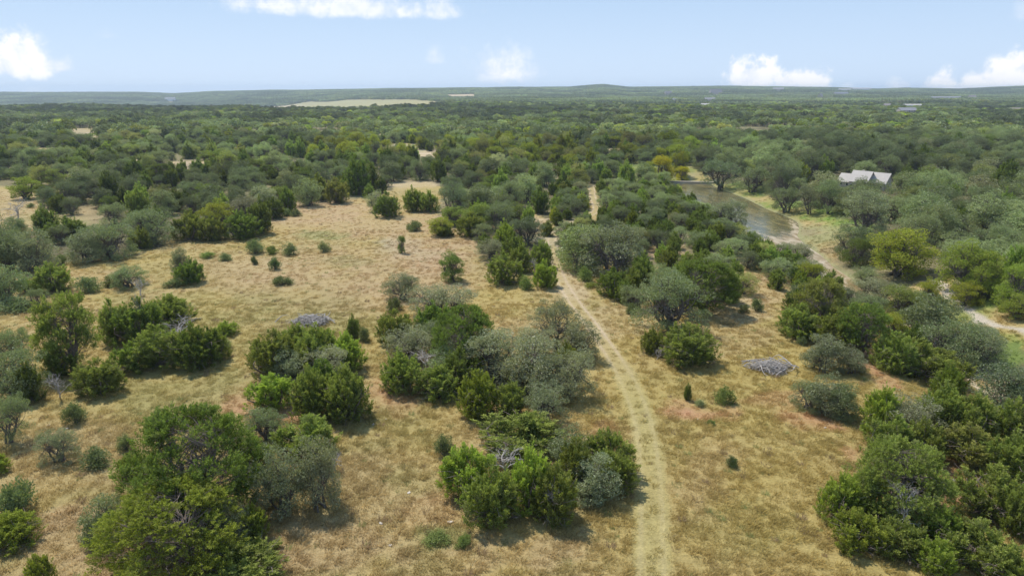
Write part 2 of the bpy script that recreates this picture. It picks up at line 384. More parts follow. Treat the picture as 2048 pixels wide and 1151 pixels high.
# ------------------------------------------------------------------ materials
def foliage_mat(name, ca, cb, cc, trans=.3, gloss=.0):
    m = bpy.data.materials.new(name); m.use_nodes = True; t = m.node_tree; t.nodes.clear(); N = NT(t)
    at = N.n('ShaderNodeAttribute', attribute_name='rnd'); r = at.outputs['Fac']
    ti = N.n('ShaderNodeAttribute', attribute_name='color', attribute_type='INSTANCER')
    oi = N.n('ShaderNodeObjectInfo')
    c = N.mix(r, ca, cb)
    tc = N.n('ShaderNodeTexCoord')
    nn = N.ramp(N.noise(.9, tc.outputs['Object'], 2), .52, .72)
    c = N.mix(N.m('MULTIPLY', nn, .6), c, cc)
    c = N.mix(1.0, c, ti.outputs['Color'], 'MULTIPLY')
    hs = N.n('ShaderNodeHueSaturation', ins={'Color': c, 'Hue': N.m('ADD', .488, N.m('MULTIPLY', oi.outputs['Random'], .024)),
             'Value': N.m('ADD', .82, N.m('MULTIPLY', oi.outputs['Random'], .36))})
    c = hs.outputs[0]
    df = N.n('ShaderNodeBsdfDiffuse', ins={'Color': c})
    tr = N.n('ShaderNodeBsdfTranslucent', ins={'Color': N.mix(1.0, c, (1.15, 1.2, .6), 'MULTIPLY')})
    ms = N.n('ShaderNodeMixShader', ins={0: trans, 1: df.outputs[0], 2: tr.outputs[0]})
    o_ = ms
    if gloss > 0:
        gl = N.n('ShaderNodeBsdfGlossy', ins={'Color': (.8, .85, .8, 1), 'Roughness': .45})
        o_ = N.n('ShaderNodeMixShader', ins={0: gloss, 1: ms.outputs[0], 2: gl.outputs[0]})
    N.n('ShaderNodeOutputMaterial', ins={'Surface': o_.outputs[0]})
    return m
def bark_mat(name, ca, cb):
    m = bpy.data.materials.new(name); m.use_nodes = True; t = m.node_tree; t.nodes.clear(); N = NT(t)
    tc = N.n('ShaderNodeTexCoord')
    c = N.mix(N.noise(6, tc.outputs['Object'], 4), ca, cb)
    df = N.n('ShaderNodeBsdfDiffuse', ins={'Color': c}); N.n('ShaderNodeOutputMaterial', ins={'Surface': df.outputs[0]})
    return m
def plain_mat(name, col, rough=.7, vary=.15, scale=3.0, metal=0.0):
    m = bpy.data.materials.new(name); m.use_nodes = True; t = m.node_tree; N = NT(t); b = t.nodes['Principled BSDF']
    tc = N.n('ShaderNodeTexCoord')
    f = N.noise(scale, tc.outputs['Object'], 5)
    c = N.mix(f, tuple(v*(1-vary) for v in col), tuple(min(1, v*(1+vary)) for v in col))
    t.links.new(c, b.inputs['Base Color']); b.inputs['Roughness'].default_value = rough; b.inputs['Metallic'].default_value = metal
    return m
M_JUN = foliage_mat('juniper_foliage', (.105,.135,.032), (.385,.430,.110), (.330,.320,.165), .40)  # second tone is for plume tips, brightened to put sunlit tips into the colour
M_OAK = foliage_mat('oak_foliage', (.180,.200,.100), (.360,.380,.220), (.375,.380,.275), .34, .03)
M_ELM = foliage_mat('elm_foliage', (.165,.210,.055), (.325,.365,.115), (.330,.325,.125), .40)
M_SHR = foliage_mat('shrub_foliage', (.150,.185,.085), (.260,.295,.140), (.280,.285,.170), .34)
M_BARK = bark_mat('bark', (.10,.085,.07), (.22,.19,.165))
M_JBARK = bark_mat('juniper_bark', (.14,.10,.08), (.30,.26,.23))
M_DEAD = bark_mat('dead_wood', (.31,.28,.25), (.56,.52,.48))

# ------------------------------------------------------------------ plant prototypes
def unit(n):
    v = rng.normal(size=(n, 3)); return v/np.linalg.norm(v, axis=1)[:, None]
def curve(p, q, n=6, sag=.12):
    p = np.asarray(p, float); q = np.asarray(q, float); t = np.linspace(0, 1, n)[:, None]
    L = np.linalg.norm(q-p); w = rng.normal(size=3)*L*sag; w[2] = abs(w[2])
    return p*(1-t)+q*t + np.sin(t*PI)*w + np.sin(t*2*PI)*rng.normal(size=3)*L*sag*.4
def juniper_bush(seed, tall=1.0, n_pl=300, lv=58, scale=1.0):
    """4 m wide, 4 m high cedar bush, foliage down to the ground, upright plumes"""
    global rng; rng = np.random.default_rng(seed); g = Geo()
    R, H = 2.0, 4.0*tall
    nl = rng.integers(8, 13); lob = []
    for i in range(nl):
        a = 2*PI*i/nl+rng.normal()*.35; d = R*(.34+.36*rng.random()) if i else 0
        lob.append((math.cos(a)*d, math.sin(a)*d, R*(.30+.16*rng.random()), H*(1-.55*(d/R)**1.2*(.3+1.1*rng.random()))*(1 if i == 0 else .93)))
    per = n_pl//nl
    for lx, ly, lr, lh in lob:
        g.tube(curve((lx*.2, ly*.2, 0), (lx, ly, lh*.86), 6, .10), np.linspace(.10, .02, 6), 0, 5)
        t = rng.random(per)**.8*.97+.02; a = rng.random(per)*2*PI; gap_ = np.sin(a*2+lx*9+t*5) > .93; a = np.where(gap_, a+.7, a)
        prof = np.clip((1-t**2.0), 0.02, 1)**.62*(.62+.38*np.clip(t/.25, 0, 1))
        rr = lr*prof*(.58+.5*rng.random(per))*(1+.16*np.sin(3*a+lx*5)+.12*np.sin(5*a+t*9))
        c = np.stack([lx+np.cos(a)*rr, ly+np.sin(a)*rr, t*lh], 1)
        out = np.stack([np.cos(a)*.55, np.sin(a)*.55, .75+.8*t], 1)+rng.normal(size=(per, 3))*.22
        out /= np.linalg.norm(out, axis=1)[:, None]
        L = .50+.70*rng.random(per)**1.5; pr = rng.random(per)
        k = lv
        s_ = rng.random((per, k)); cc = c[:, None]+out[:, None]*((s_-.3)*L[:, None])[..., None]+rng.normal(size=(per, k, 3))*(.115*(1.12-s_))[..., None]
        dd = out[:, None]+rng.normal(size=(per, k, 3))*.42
        g.leaves(cc.reshape(-1, 3), dd.reshape(-1, 3), .20*scale, .060*scale, 1, np.clip(np.repeat(pr, k)*.35+s_.ravel()**1.5*.65, 0, 1))  # paler towards the plume ends: sunlit tips painted into the leaf tone
    for i in range(44):       # bare grey twigs low down
        a = rng.random()*2*PI; z = rng.random()*H*.6
        q = np.array([math.cos(a)*R*.92, math.sin(a)*R*.92, z*1.0+.2])*(.8+.34*rng.random())
        g.tube(curve((0, 0, z*.6), q, 5, .1), np.linspace(.03, .010, 5), 0, 4)
    return g, 2*R*1.04, H*1.04
def juniper_tree(seed, n_cl=85, lv=150, R=3.2, H=6.5):
    """old cedar: several stems, layered foliage pads, bare grey branch work. 6.4 wide 6.5 high"""
    global rng; rng = np.random.default_rng(seed); g = Geo()
    stems = []
    for i in range(rng.integers(3, 5)):
        a = rng.random()*2*PI; top = np.array([math.cos(a)*R*.45, math.sin(a)*R*.45, H*(.72+.2*rng.random())])
        P = curve((math.cos(a)*.15, math.sin(a)*.15, 0), top, 8, .07); stems.append(P); g.tube(P, np.linspace(.24, .05, 8), 0, 6)
    for i in range(n_cl):
        u = rng.random(); a = rng.random()*2*PI; z = H*(.16+.84*u)
        r = R*math.sqrt(max(.05, 1-((z/H-.42)/.62)**2))*(.55+.5*rng.random()); z += rng.normal()*.1
        c = np.array([math.cos(a)*r, math.sin(a)*r, min(z, H*.98)])
        P = stems[rng.integers(len(stems))]; k = np.argmin(np.abs(P[:, 2]-max(.8, c[2]-1.0-rng.random())))
        b = curve(P[k], c, 6, .1); g.tube(b, np.linspace(.055, .012, 6), 0, 4)
        cr = .48+.42*rng.random()
        for q in range(2): g.tube(curve(b[3], c+unit(1)[0]*cr*.9, 4, .15), np.linspace(.02, .007, 4), 0, 3)
        npl = lv//11; v = unit(npl); v[:, 2] = np.abs(v[:, 2])*.9-.15
        pc = c+v*cr*np.array([1.05, 1.05, .55])*(.35+.65*rng.random((npl, 1)))
        out = v*.8+np.array([math.cos(a)*.4, math.sin(a)*.4, .5]); out /= np.linalg.norm(out, axis=1)[:, None]
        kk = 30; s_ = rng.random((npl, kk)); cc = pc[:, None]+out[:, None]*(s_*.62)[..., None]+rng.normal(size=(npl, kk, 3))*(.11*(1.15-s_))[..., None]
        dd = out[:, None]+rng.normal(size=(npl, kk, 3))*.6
        g.leaves(cc.reshape(-1, 3), dd.reshape(-1, 3), .19, .062, 1, np.clip(rng.random()*.3+s_.ravel()**1.4*.7, 0, 1))  # leaf tone rises to the tips, sunlight on them put into the colour
    for i in range(26):
        P = stems[rng.integers(len(stems))]; k = rng.integers(1, 6); a = rng.random()*2*PI
        g.tube(curve(P[k], P[k]+np.array([math.cos(a)*1.6, math.sin(a)*1.6, .5+rng.random()]), 5, .12), np.linspace(.035, .008, 5), 0, 4)
    return g, 2*(R*1.0+.62), H*1.05
def broadleaf(seed, R=4.0, H=6.6, bottom=.22, n_cl=95, lv=125, ls=.15, flat=.6, lobes=5, cr0=.60, tr=.26, spread=.35, low=0.0):
    """rounded, lobed crown of leaf clumps on curved limbs"""
    global rng; rng = np.random.default_rng(seed); g = Geo()
    nst = rng.integers(1, 4)
    mains = []
    for i in range(lobes):
        a = 2*PI*i/lobes+rng.normal()*.4; d = R*(.42+.2*rng.random()) if i else R*.1
        mains.append(np.array([math.cos(a)*d, math.sin(a)*d, H*(.62+.14*rng.random()-low*rng.random()) if i else H*.72]))
    tops = []
    for i, mn in enumerate(mains):
        b0 = np.array([rng.normal()*.18*nst, rng.normal()*.18*nst, 0]) if nst > 1 else np.zeros(3)
        P = curve(b0, mn-np.array([0, 0, H*.12]), 9, .09)
        P[1:3, :2] = P[1:3, :2]*.5+b0[:2]*.5
        g.tube(P, np.linspace(tr, tr*.22, 9)*(1 if nst == 1 or i < nst else .8), 0, 6); tops.append(P)
    for i in range(n_cl):
        mi = rng.integers(lobes); mn = mains[mi]; v = unit(1)[0]
        if v[2] < -.25: v[2] *= -.6
        lr = R*(.47 if mi else .55)*(.75+.45*rng.random())
        c = mn+v*np.array([lr, lr, min(lr, H-mn[2])*1.0*(.95 if v[2] > 0 else flat*1.6)])
        if low and rng.random() < .30:
            a_ = rng.random()*2*PI; q_ = R*(.55+.4*rng.random()); c = np.array([math.cos(a_)*q_, math.sin(a_)*q_, H*(.06+.34*rng.random())])
        c[2] = max(c[2], H*bottom+.2*rng.random()); rr = math.hypot(c[0], c[1])
        if rr > R: c[:2] *= R/rr
        P = tops[mi]; k = rng.integers(4, 9)
        b = curve(P[k], c, 6, .14); g.tube(b, np.linspace(tr*.2, .012, 6), 0, 4)
        cr = cr0*(.7+.6*rng.random())
        w = unit(lv); rad = (.5+.5*rng.random(lv)**.5)[:, None]
        pc = c+w*rad*cr*np.array([1.1, 1.1, .75])
        up = w*.8+rng.normal(size=(lv, 3))*.6+np.array([0, 0, .15])
        g.leaves(pc, up, ls, ls*.62, 1, np.clip(rng.random()*.5+rng.random(lv)*.5, 0, 1))
    return g, 2*(R*.92+.42), H*1.0
def shrub(seed, R=1.0, H=1.4, n=26, lv=110, ls=.11):
    global rng; rng = np.random.default_rng(seed); g = Geo()
    for i in range(n):
        v = unit(1)[0]; v[2] = abs(v[2]); c = v*np.array([R*.78, R*.78, H*.74])*(.45+.55*rng.random())+np.array([0, 0, .16*H])
        g.tube(curve((rng.normal()*.1, rng.normal()*.1, 0), c, 5, .1), np.linspace(.03, .008, 5), 0, 4)
        w = unit(lv); cr = .30*(R+H)/2.4*(.8+.6*rng.random())
        pc = c+w*(.3+.7*rng.random((lv, 1)))*cr; pc[:, 2] = np.maximum(pc[:, 2], .04)
        g.leaves(pc, w+rng.normal(size=(lv, 3))*.5+np.array([0, 0, .5]), ls, ls*.55, 1, np.clip(rng.random()*.5+rng.random(lv)*.5, 0, 1))
    return g, 2*R*1.05, H*1.06
def dead_tree(seed, H=4.5, R=2.2, n=9, lean=0.):
    global rng; rng = np.random.default_rng(seed); g = Geo()
    def br(p, d, L, r, lv):
        q = p+d*L; P = curve(p, q, 6, .10); g.tube(P, np.linspace(r, r*.45, 6), 0, 5 if lv < 2 else 3)
        if lv >= 4: return
        for k in range(3 if lv else n):
            s = P[rng.integers(2, 6)]; nd = d*.7+unit(1)[0]*.85; nd[2] += .1; nd /= np.linalg.norm(nd)
            br(s, nd, L*(.45+.25*rng.random()), r*.5, lv+1)
    br(np.zeros(3), np.array([lean, .05, 1.])/math.hypot(1, lean), H*.55, .13, 0)
    V = np.concatenate(g.V); return g, 2*np.percentile(np.abs(V[:, :2]), 98), np.percentile(V[:, 2], 99.5)
def low_tree(seed, R, H, n, ls):
    """light version for trees seen from hundreds of metres"""
    global rng; rng = np.random.default_rng(seed); g = Geo()
    g.tube([(0, 0, 0), (.1, 0, H*.3), (0, .1, H*.6)], [.2, .15, .08], 0, 4)
    lobes = [(rng.normal()*R*.42, rng.normal()*R*.42, H*(.42+.28*rng.random()), R*(.36+.2*rng.random())) for _ in range(6)]
    for lx, ly, lz, lr in lobes:
        m = n//6; v = unit(m); v[:, 2] = np.where(v[:, 2] < -.3, -v[:, 2], v[:, 2])
        c = np.array([lx, ly, lz])+v*np.array([lr, lr, min(lr*.95, H-lz)])*(.75+.35*rng.random((m, 1)))
        g.leaves(c, v*.6+rng.normal(size=(m, 3))*.7, ls, ls*.8, 1, np.clip(rng.random()*.4+rng.random(m)*.6, 0, 1))
    return g, 2*R*1.05, H
def grove(seed):
    """thirty metres of closed canopy, for the woods kilometres away"""
    global rng; rng = np.random.default_rng(seed); g = Geo()
    for i in range(22):
        x, y = rng.uniform(-15, 15, 2); R = 2.6+2.2*rng.random(); H = 4.5+3.5*rng.random(); m = 46
        v = unit(m); v[:, 2] = np.abs(v[:, 2])
        c = np.array([x, y, H*.35])+v*np.array([R, R, H*.65]); g.leaves(c, np.cross(v, unit(m)), 1.9, 1.7, 1, np.clip(rng.random()*.7+rng.random(m)*.3, 0, 1))
    return g, 30, 8
PROTO = {}
def proto(kind, gens, fm, bm):
    L = []
    for i, (g, W, H) in enumerate(gens):
        L.append(dict(trunk=g.mesh(kind+'_trunk', [bm], 0), crown=g.mesh(kind+'_crown', [fm], 1) if any((m == 1).any() for m in g.M) else None,
                      full=g.mesh(kind, [bm, fm]), W=W, H=H))
    PROTO[kind] = L
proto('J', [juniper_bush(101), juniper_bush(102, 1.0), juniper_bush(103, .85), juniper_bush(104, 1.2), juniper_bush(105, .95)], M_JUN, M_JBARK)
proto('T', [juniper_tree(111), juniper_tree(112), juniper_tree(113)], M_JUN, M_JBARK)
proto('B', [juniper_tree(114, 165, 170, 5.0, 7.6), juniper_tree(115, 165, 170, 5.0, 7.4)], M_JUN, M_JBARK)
proto('V', [broadleaf(134, R=2.3, H=5.6, bottom=.02, n_cl=105, low=.55, lobes=7, cr0=.56, ls=.14, tr=.14), broadleaf(135, R=2.4, H=5.4, bottom=.02, n_cl=105, low=.6, lobes=8, cr0=.56, ls=.14, tr=.14)], M_OAK, M_BARK)
proto('O', [broadleaf(121, bottom=.04, flat=.95, n_cl=135, low=.34, lobes=6), broadleaf(122, lobes=7, bottom=.05, flat=.9, n_cl=135, low=.3), broadleaf(123, lobes=8, H=6.0, bottom=.03, flat=.95, n_cl=140, low=.4),
            broadleaf(124, lobes=6, R=3.6, bottom=.04, flat=.9, n_cl=120, low=.36), broadleaf(125, lobes=7, bottom=.08, flat=.8, n_cl=130, low=.25, cr0=.62)], M_OAK, M_BARK)
proto('L', [broadleaf(126, bottom=.2, lobes=7, n_cl=105, low=.12, cr0=.62), broadleaf(127, bottom=.24, lobes=6, n_cl=100, low=.1, cr0=.66), broadleaf(128, bottom=.16, lobes=8, n_cl=115, low=.2, cr0=.6)], M_OAK, M_BARK)
proto('E', [broadleaf(131, R=3.4, H=7.8, bottom=.03, flat=.95, ls=.19, cr0=.68, lv=100, n_cl=130, low=.42, lobes=7), broadleaf(132, R=3.3, H=7.4, bottom=.03, flat=.95, lobes=8, ls=.19, lv=100, n_cl=130, low=.38), broadleaf(133, R=3.0, H=8.2, bottom=.05, flat=.95, lobes=7, ls=.19, lv=100, n_cl=120, low=.45)], M_ELM, M_BARK)
proto('S', [shrub(141), shrub(142, R=1.1, H=1.2), shrub(143, R=.9, H=1.6)], M_SHR, M_BARK)
proto('D', [dead_tree(151), dead_tree(152), dead_tree(153, lean=.4)], M_DEAD, M_DEAD)
PLOW = {'O': [low_tree(161, 4, 6.5, 620, .62), low_tree(162, 4, 6.2, 620, .62), low_tree(163, 3.8, 7, 620, .62)],
        'J': [low_tree(164, 2.6, 5.2, 520, .5), low_tree(165, 2.6, 4.6, 520, .5)]}
GROVES = [grove(171), grove(172), grove(173)]

# ------------------------------------------------------------------ plants placed one by one
KN = {'J': ('juniper_bush', 'juniper'), 'T': ('juniper_tree', 'juniper'), 'O': ('live_oak', 'oak tree'), 'L': ('live_oak', 'oak tree'), 'E': ('elm_tree', 'tree'), 'S': ('shrub', 'shrub'), 'D': ('dead_tree', 'dead tree')}
GRP = {'J': 'junipers on the meadow and in the woods', 'T': 'old junipers with bare lower stems', 'O': 'live oaks of the meadow and the woods', 'L': 'live oaks of the meadow and the woods', 'E': 'leafy trees lighter than the oaks', 'S': 'low shrubs in the dry grass', 'D': 'dead grey trees and snags'}
TN = {'n': (1, 1, 1), 'g': (.88, .96, .80), 'd': (.72, .8, .76), 'b': (1.2, 1.26, .9), 'y': (1.35, 1.22, .72), 'p': (1.25, 1.20, 1.22), 'w': (1.6, 1.5, 1.6), 'o': (1.75, 1.3, .5), 'v': (1.12, 1.0, 1.12)}
PLANTS = [ # kind, box of the crown in the 2048 frame (left, top, right, bottom), tint, label
 ('T',265,815,532,1052,'d','largest dark juniper of the bottom left clump, reddish trunk showing'),
 ('T',205,957,500,1150,'b','old juniper with many grey stems cut by the bottom edge'),
 ('O',172,985,260,1090,'g','grey-green oak bush on the left flank of the bottom left clump'),
 ('J',478,1008,536,1088,'b','small bright juniper at the right foot of the bottom left clump'),
 ('O',515,885,620,1040,'n','slim grey-green oak between the large dark juniper and a pale one'),
 ('O',598,872,684,1025,'p','pale silvery oak at the right end of the bottom left clump'),
 ('J',555,832,678,930,'n','ragged juniper behind the pale silvery oak'),
 ('O',492,815,572,890,'g','small dull oak behind the large dark juniper'),
 ('J',395,1098,575,1180,'n','low juniper cut by the bottom edge beside the many-stemmed one'),
 ('D',650,900,694,945,'n','small grey dead bush right of the pale silvery oak'),
 ('J',235,905,290,960,'g','small dark juniper tip left of the large dark juniper'),
 ('J',500,665,600,765,'n','juniper at the upper left of the clump below the left brush pile'),
 ('J',585,658,690,755,'n','juniper at the top of the clump below the left brush pile'),
 ('J',655,668,735,750,'b','bright juniper at the upper right of the clump below the left brush pile'),
 ('O',545,695,615,765,'n','small round oak inside the clump below the left brush pile'),
 ('O',612,693,700,768,'w','whitish half-bare oak in the middle of the left central clump'),
 ('J',500,748,592,828,'b','juniper at the lower left of the clump with the whitish oak'),
 ('J',582,742,672,850,'n','juniper at the bottom of the clump with the whitish oak'),
 ('J',648,735,745,852,'n','broad juniper at the lower right of the clump with the whitish oak'),
 ('O',640,760,720,830,'p','greyish oak bush low on the right of the clump with the whitish oak'),
 ('J',695,632,722,680,'d','thin dark juniper sapling right of the left brush pile'),
 ('S',716,646,742,686,'n','green shrub beside the thin dark sapling'),
 ('S',685,655,705,675,'b','tiny bright shrub left of the thin dark sapling'),
 ('L',812,562,952,640,'p','wide spreading silvery oak above the largest central clump'),
 ('O',770,546,836,602,'n','dense round oak left of the wide spreading silvery oak'),
 ('S',770,590,808,626,'n','small shrub under the dense round oak'),
 ('J',753,622,832,700,'n','juniper at the upper left corner of the largest central clump'),
 ('J',828,612,920,690,'d','dark juniper behind the largest central clump'),
 ('T',862,615,1000,745,'d','tall dark juniper standing out in the largest central clump'),
 ('O',772,650,872,725,'p','silvery oak on the left of the largest central clump'),
 ('O',830,640,905,705,'g','grey-green oak between the silvery oak and the tall dark juniper'),
 ('D',815,690,895,745,'n','tangle of bare grey branches inside the largest central clump'),
 ('J',760,708,850,795,'n','juniper at the left edge of the largest central clump'),
 ('J',833,730,928,808,'n','juniper at the lower left edge of the largest central clump'),
 ('J',912,745,1000,848,'b','bright juniper at the lowest left corner of the largest central clump'),
 ('O',925,655,1052,775,'p','silvery oak in the middle of the largest central clump'),
 ('O',1000,668,1130,800,'p','large silvery oak at the heart of the largest central clump'),
 ('O',1085,700,1190,805,'p','silvery oak at the right end of the largest central clump'),
 ('J',985,765,1062,848,'n','juniper at the bottom middle of the largest central clump'),
 ('O',1048,762,1138,852,'n','grey-green oak at the bottom right of the largest central clump'),
 ('L',1058,602,1160,700,'p','airy silvery oak beside the track above the largest central clump'),
 ('O',1120,638,1196,725,'p',"silvery oak nearest the track at the clump's upper right"),
 ('J',1100,690,1160,748,'n','small juniper between two silvery oaks near the track'),
 ('O',1028,655,1110,725,'w','pale dusty oak behind the large silvery oak'),
 ('J',1040,715,1110,770,'d','dark juniper half buried under the large silvery oak'),
 ('J',955,826,1130,935,'n','broad smooth juniper at the back of the bottom centre clump'),
 ('J',880,893,990,1010,'b','bright juniper at the left end of the bottom centre clump'),
 ('J',925,940,1045,1068,'n','juniper at the front left of the bottom centre clump'),
 ('J',1010,900,1110,1040,'b','bright juniper in the middle of the bottom centre clump'),
 ('J',1055,930,1160,1060,'n','juniper at the front of the bottom centre clump'),
 ('O',1100,852,1185,945,'g','dull green oak at the back of the bottom centre clump'),
 ('J',1165,862,1265,965,'n','juniper at the back right of the bottom centre clump'),
 ('O',1140,905,1240,1010,'n','grey-green oak at the front right of the bottom centre clump'),
 ('J',1185,905,1272,1000,'n','juniper at the right tip of the bottom centre clump'),
 ('J',1110,880,1190,990,'n','juniper between the two oaks of the bottom centre clump'),
 ('D',965,880,1050,965,'n','whitish dead snag in the bottom centre clump'),
 ('S',866,862,914,920,'n','round green shrub alone left of the bottom centre clump'),
 ('S',840,1055,905,1095,'b',"low green weedy shrub below the bottom centre clump's left end"),
 ('S',905,1062,950,1100,'b','low bright weed patch under the bottom centre clump'),
 ('J',1315,650,1434,742,'n','lone round juniper on the right side of the track'),
 ('L',1260,545,1415,665,'g','big grey-green oak standing over the lone round juniper'),
 ('S',1250,600,1278,632,'n','small shrub at the left foot of the big grey-green oak'),
 ('D',1295,690,1330,720,'n','small heap of bare twigs left of the lone round juniper'),
 ('T',1335,520,1475,630,'d','dark old juniper behind the big grey-green oak'),
 ('J',1430,545,1480,610,'n','juniper at the right side of the dark old one'),
 ('J',1193,538,1256,600,'d','dark juniper left of the big grey-green oak'),
 ('J',1235,540,1285,598,'n','juniper tucked between the dark juniper and the big oak'),
 ('J',1255,512,1312,570,'n','juniper behind the two left of the big oak'),
 ('J',1315,495,1358,545,'n','rounded juniper alone on pinkish ground behind the big oak'),
 ('O',1112,448,1210,545,'b',"light green oak over the left of the track's bend"),
 ('O',1160,450,1285,560,'n',"wide many-stemmed oak right of the track's bend"),
 ('S',1150,530,1190,565,'b','light green bush at the foot of the wide many-stemmed oak'),
 ('S',1165,560,1200,578,'y','yellowish low shrub beside the track'),
 ('O',1608,668,1684,748,'n','small oak right above the right oak thicket'),
 ('O',1670,692,1730,752,'n','low oak beside the reddish bare strip'),
 ('O',1582,760,1650,825,'g','left oak of the thicket below the right brush pile'),
 ('O',1615,748,1690,835,'n','middle oak of the thicket below the right brush pile'),
 ('O',1650,762,1712,842,'g','right oak of the thicket below the right brush pile'),
 ('S',1422,764,1471,812,'b','bright green shrub alone in the right meadow'),
 ('J',1366,768,1383,802,'d','tiny dark cedar sapling in the right meadow'),
 ('S',1385,794,1414,815,'w','small dry grey shrub beside the tiny dark sapling'),
 ('S',1449,905,1477,938,'d','small dark green shrub low in the right meadow'),
 ('S',1410,836,1434,852,'b','flat bright weed below the bright green shrub'),
 ('S',1590,670,1615,692,'n','tiny shrub above the right oak thicket'),
 ('S',1498,590,1528,625,'n','small round juniper-like shrub right of the dark old juniper'),
 ('S',1475,605,1500,628,'p','grey shrub right of the dark old juniper'),
 ('J',1555,610,1640,685,'n','juniper at the left front of the right hand thicket'),
 ('T',1575,558,1690,668,'v','grey old juniper with dark bare branches in the right thicket'),
 ('J',1628,625,1722,708,'n','juniper right of the grey old juniper'),
 ('T',1665,605,1775,712,'d','dark brown-green old juniper with a shaded foot'),
 ('E',1758,622,1816,682,'y','yellow-green little tree among the dark junipers on the right'),
 ('O',1800,588,1905,695,'g','blue-grey oak behind the yellow-green little tree'),
 ('O',1840,640,1960,745,'g','open grey oak whose stems show pale gravel behind'),
 ('O',1905,655,2000,745,'n','green oak leaning over the creek bed on the right'),
 ('J',1738,668,1830,755,'n','juniper right of the reddish bare strip'),
 ('J',1770,680,1890,768,'n',"broad juniper right of the bare strip's lower end"),
 ('J',1830,700,1930,775,'n','juniper below the open grey oak'),
 ('J',1858,735,1925,812,'g','greyish juniper in the middle of the right thicket'),
 ('J',1718,778,1802,885,'b','bright juniper at the left corner of the lower right thicket'),
 ('O',1755,790,1880,890,'p','silvery green oak in the lower right thicket'),
 ('J',1730,835,1830,945,'n','juniper below the silvery green oak'),
 ('J',1800,840,1880,935,'n','juniper right below the silvery green oak'),
 ('J',1825,775,1930,870,'n','juniper behind the silvery green oak'),
 ('J',1895,790,1990,890,'n','juniper right of the one behind the silvery green oak'),
 ('J',1965,800,2070,905,'n','juniper at the right edge above the purple-grey scrub'),
 ('O',1955,725,2070,850,'d','deep green oak at the right edge'),
 ('J',1875,850,1990,945,'v','purple-grey scrubby juniper at the right'),
 ('J',1960,870,2070,965,'n','juniper at the right edge beside the purple-grey scrub'),
 ('J',1632,948,1722,1055,'b','bright juniper at the left tip of the bottom right clump'),
 ('T',1690,880,1895,1040,'n','tall grey-green juniper topping the bottom right clump'),
 ('D',1770,965,1870,1085,'n','sprawling dead grey branches in the bottom right clump'),
 ('J',1662,1020,1762,1115,'b','juniper at the lower left of the bottom right clump'),
 ('J',1738,1035,1850,1128,'n','juniper in front of the sprawling dead branches'),
 ('J',1840,1015,1922,1108,'g','dark juniper right of the sprawling dead branches'),
 ('J',1828,1075,1910,1160,'b','bright juniper low at the bottom right clump'),
 ('J',1905,928,2042,1055,'n','broad juniper right of the red bare strip'),
 ('J',1880,1040,2012,1155,'n','broad juniper in the bottom right corner'),
 ('J',1990,975,2080,1085,'n','juniper cut by the right edge near the corner'),
 ('J',1950,1085,2080,1200,'n','juniper in the very bottom right corner'),
 ('T',84,588,208,745,'n','tall open juniper with visible trunks at the left'),
 ('J',200,605,262,692,'n','juniper right of the tall open one'),
 ('J',232,602,332,695,'d','dark juniper behind the left snag'),
 ('D',262,560,302,680,'n','thin forked snag rising from the left clump'),
 ('J',300,590,390,655,'n','juniper at the upper right of the left clump'),
 ('D',318,632,400,700,'n','white branching snag over the left clump'),
 ('J',268,652,372,745,'n','juniper in the front middle of the left clump'),
 ('J',232,685,300,748,'g','juniper at the front left of the left clump'),
 ('J',348,655,445,745,'d','dark juniper at the front right of the left clump'),
 ('J',405,660,462,725,'n','juniper at the right tip of the left clump'),
 ('S',425,665,465,702,'w','grey dry bush at the right tip of the left clump'),
 ('J',433,641,477,674,'b','small bright juniper alone right of the left clump'),
 ('J',155,718,250,798,'n','round hazy juniper below the tall open one'),
 ('S',128,792,178,852,'n','oval green shrub below the round hazy juniper'),
 ('O',84,858,158,930,'n','little round oak with short trunk at the lower left'),
 ('S',158,888,228,942,'n','shrub right of the little round oak'),
 ('S',233,858,272,905,'p','pale shrub left of the large dark juniper'),
 ('L',-10,652,72,740,'g','spreading oak at the left edge with a leaning limb'),
 ('O',-30,700,92,805,'g','dark oak mass at the left edge'),
 ('J',38,728,92,808,'d','dark juniper beside the oak mass at the left edge'),
 ('L',-20,788,70,885,'g','oak with bare trunk at the left edge'),
 ('D',88,738,152,798,'n','purplish grey dead brush under the tall open juniper'),
 ('J',90,700,150,760,'g','low juniper at the foot of the tall open one'),
 ('S',-20,948,88,1045,'n','wide low green shrub at the left edge'),
 ('J',-25,1020,88,1105,'b','yellow-green juniper at the lower left edge'),
 ('J',54,1108,112,1185,'b','small juniper in the bottom left corner'),
 ('J',-30,905,22,950,'b','juniper tip at the left edge'),
 ('J',73,528,144,588,'n',"dark green juniper left of the meadow's upper shrubs"),
 ('S',148,545,206,588,'n','round shrub right of the dark green juniper'),
 ('S',206,543,252,576,'n','left one of two joined shrubs in the upper left meadow'),
 ('O',230,530,294,578,'g','grey-green bushy oak in the upper left meadow'),
 ('D',262,555,300,592,'n','grey bare bush at the foot of the upper left bushy oak'),
 ('O',343,496,382,552,'n','pale slim oak behind a dark juniper in the upper meadow'),
 ('J',352,522,413,572,'d','dark juniper with a bare stick in the upper meadow'),
 ('S',326,552,378,577,'n','low shrub at the foot of the dark juniper with a stick'),
 ('L',58,573,100,615,'g','small flat-topped oak with visible trunk'),
 ('S',-10,594,78,628,'n','long low bush at the left edge'),
 ('O',-30,525,52,612,'g','oak clump at the left edge beside the long low bush'),
 ('S',28,545,86,590,'b','light green bush left of the dark green juniper'),
 ('O',-20,450,60,545,'g','big oak at the left edge above the meadow'),
 ('O',35,458,112,545,'n','rounded oak right of the big one at the left edge'),
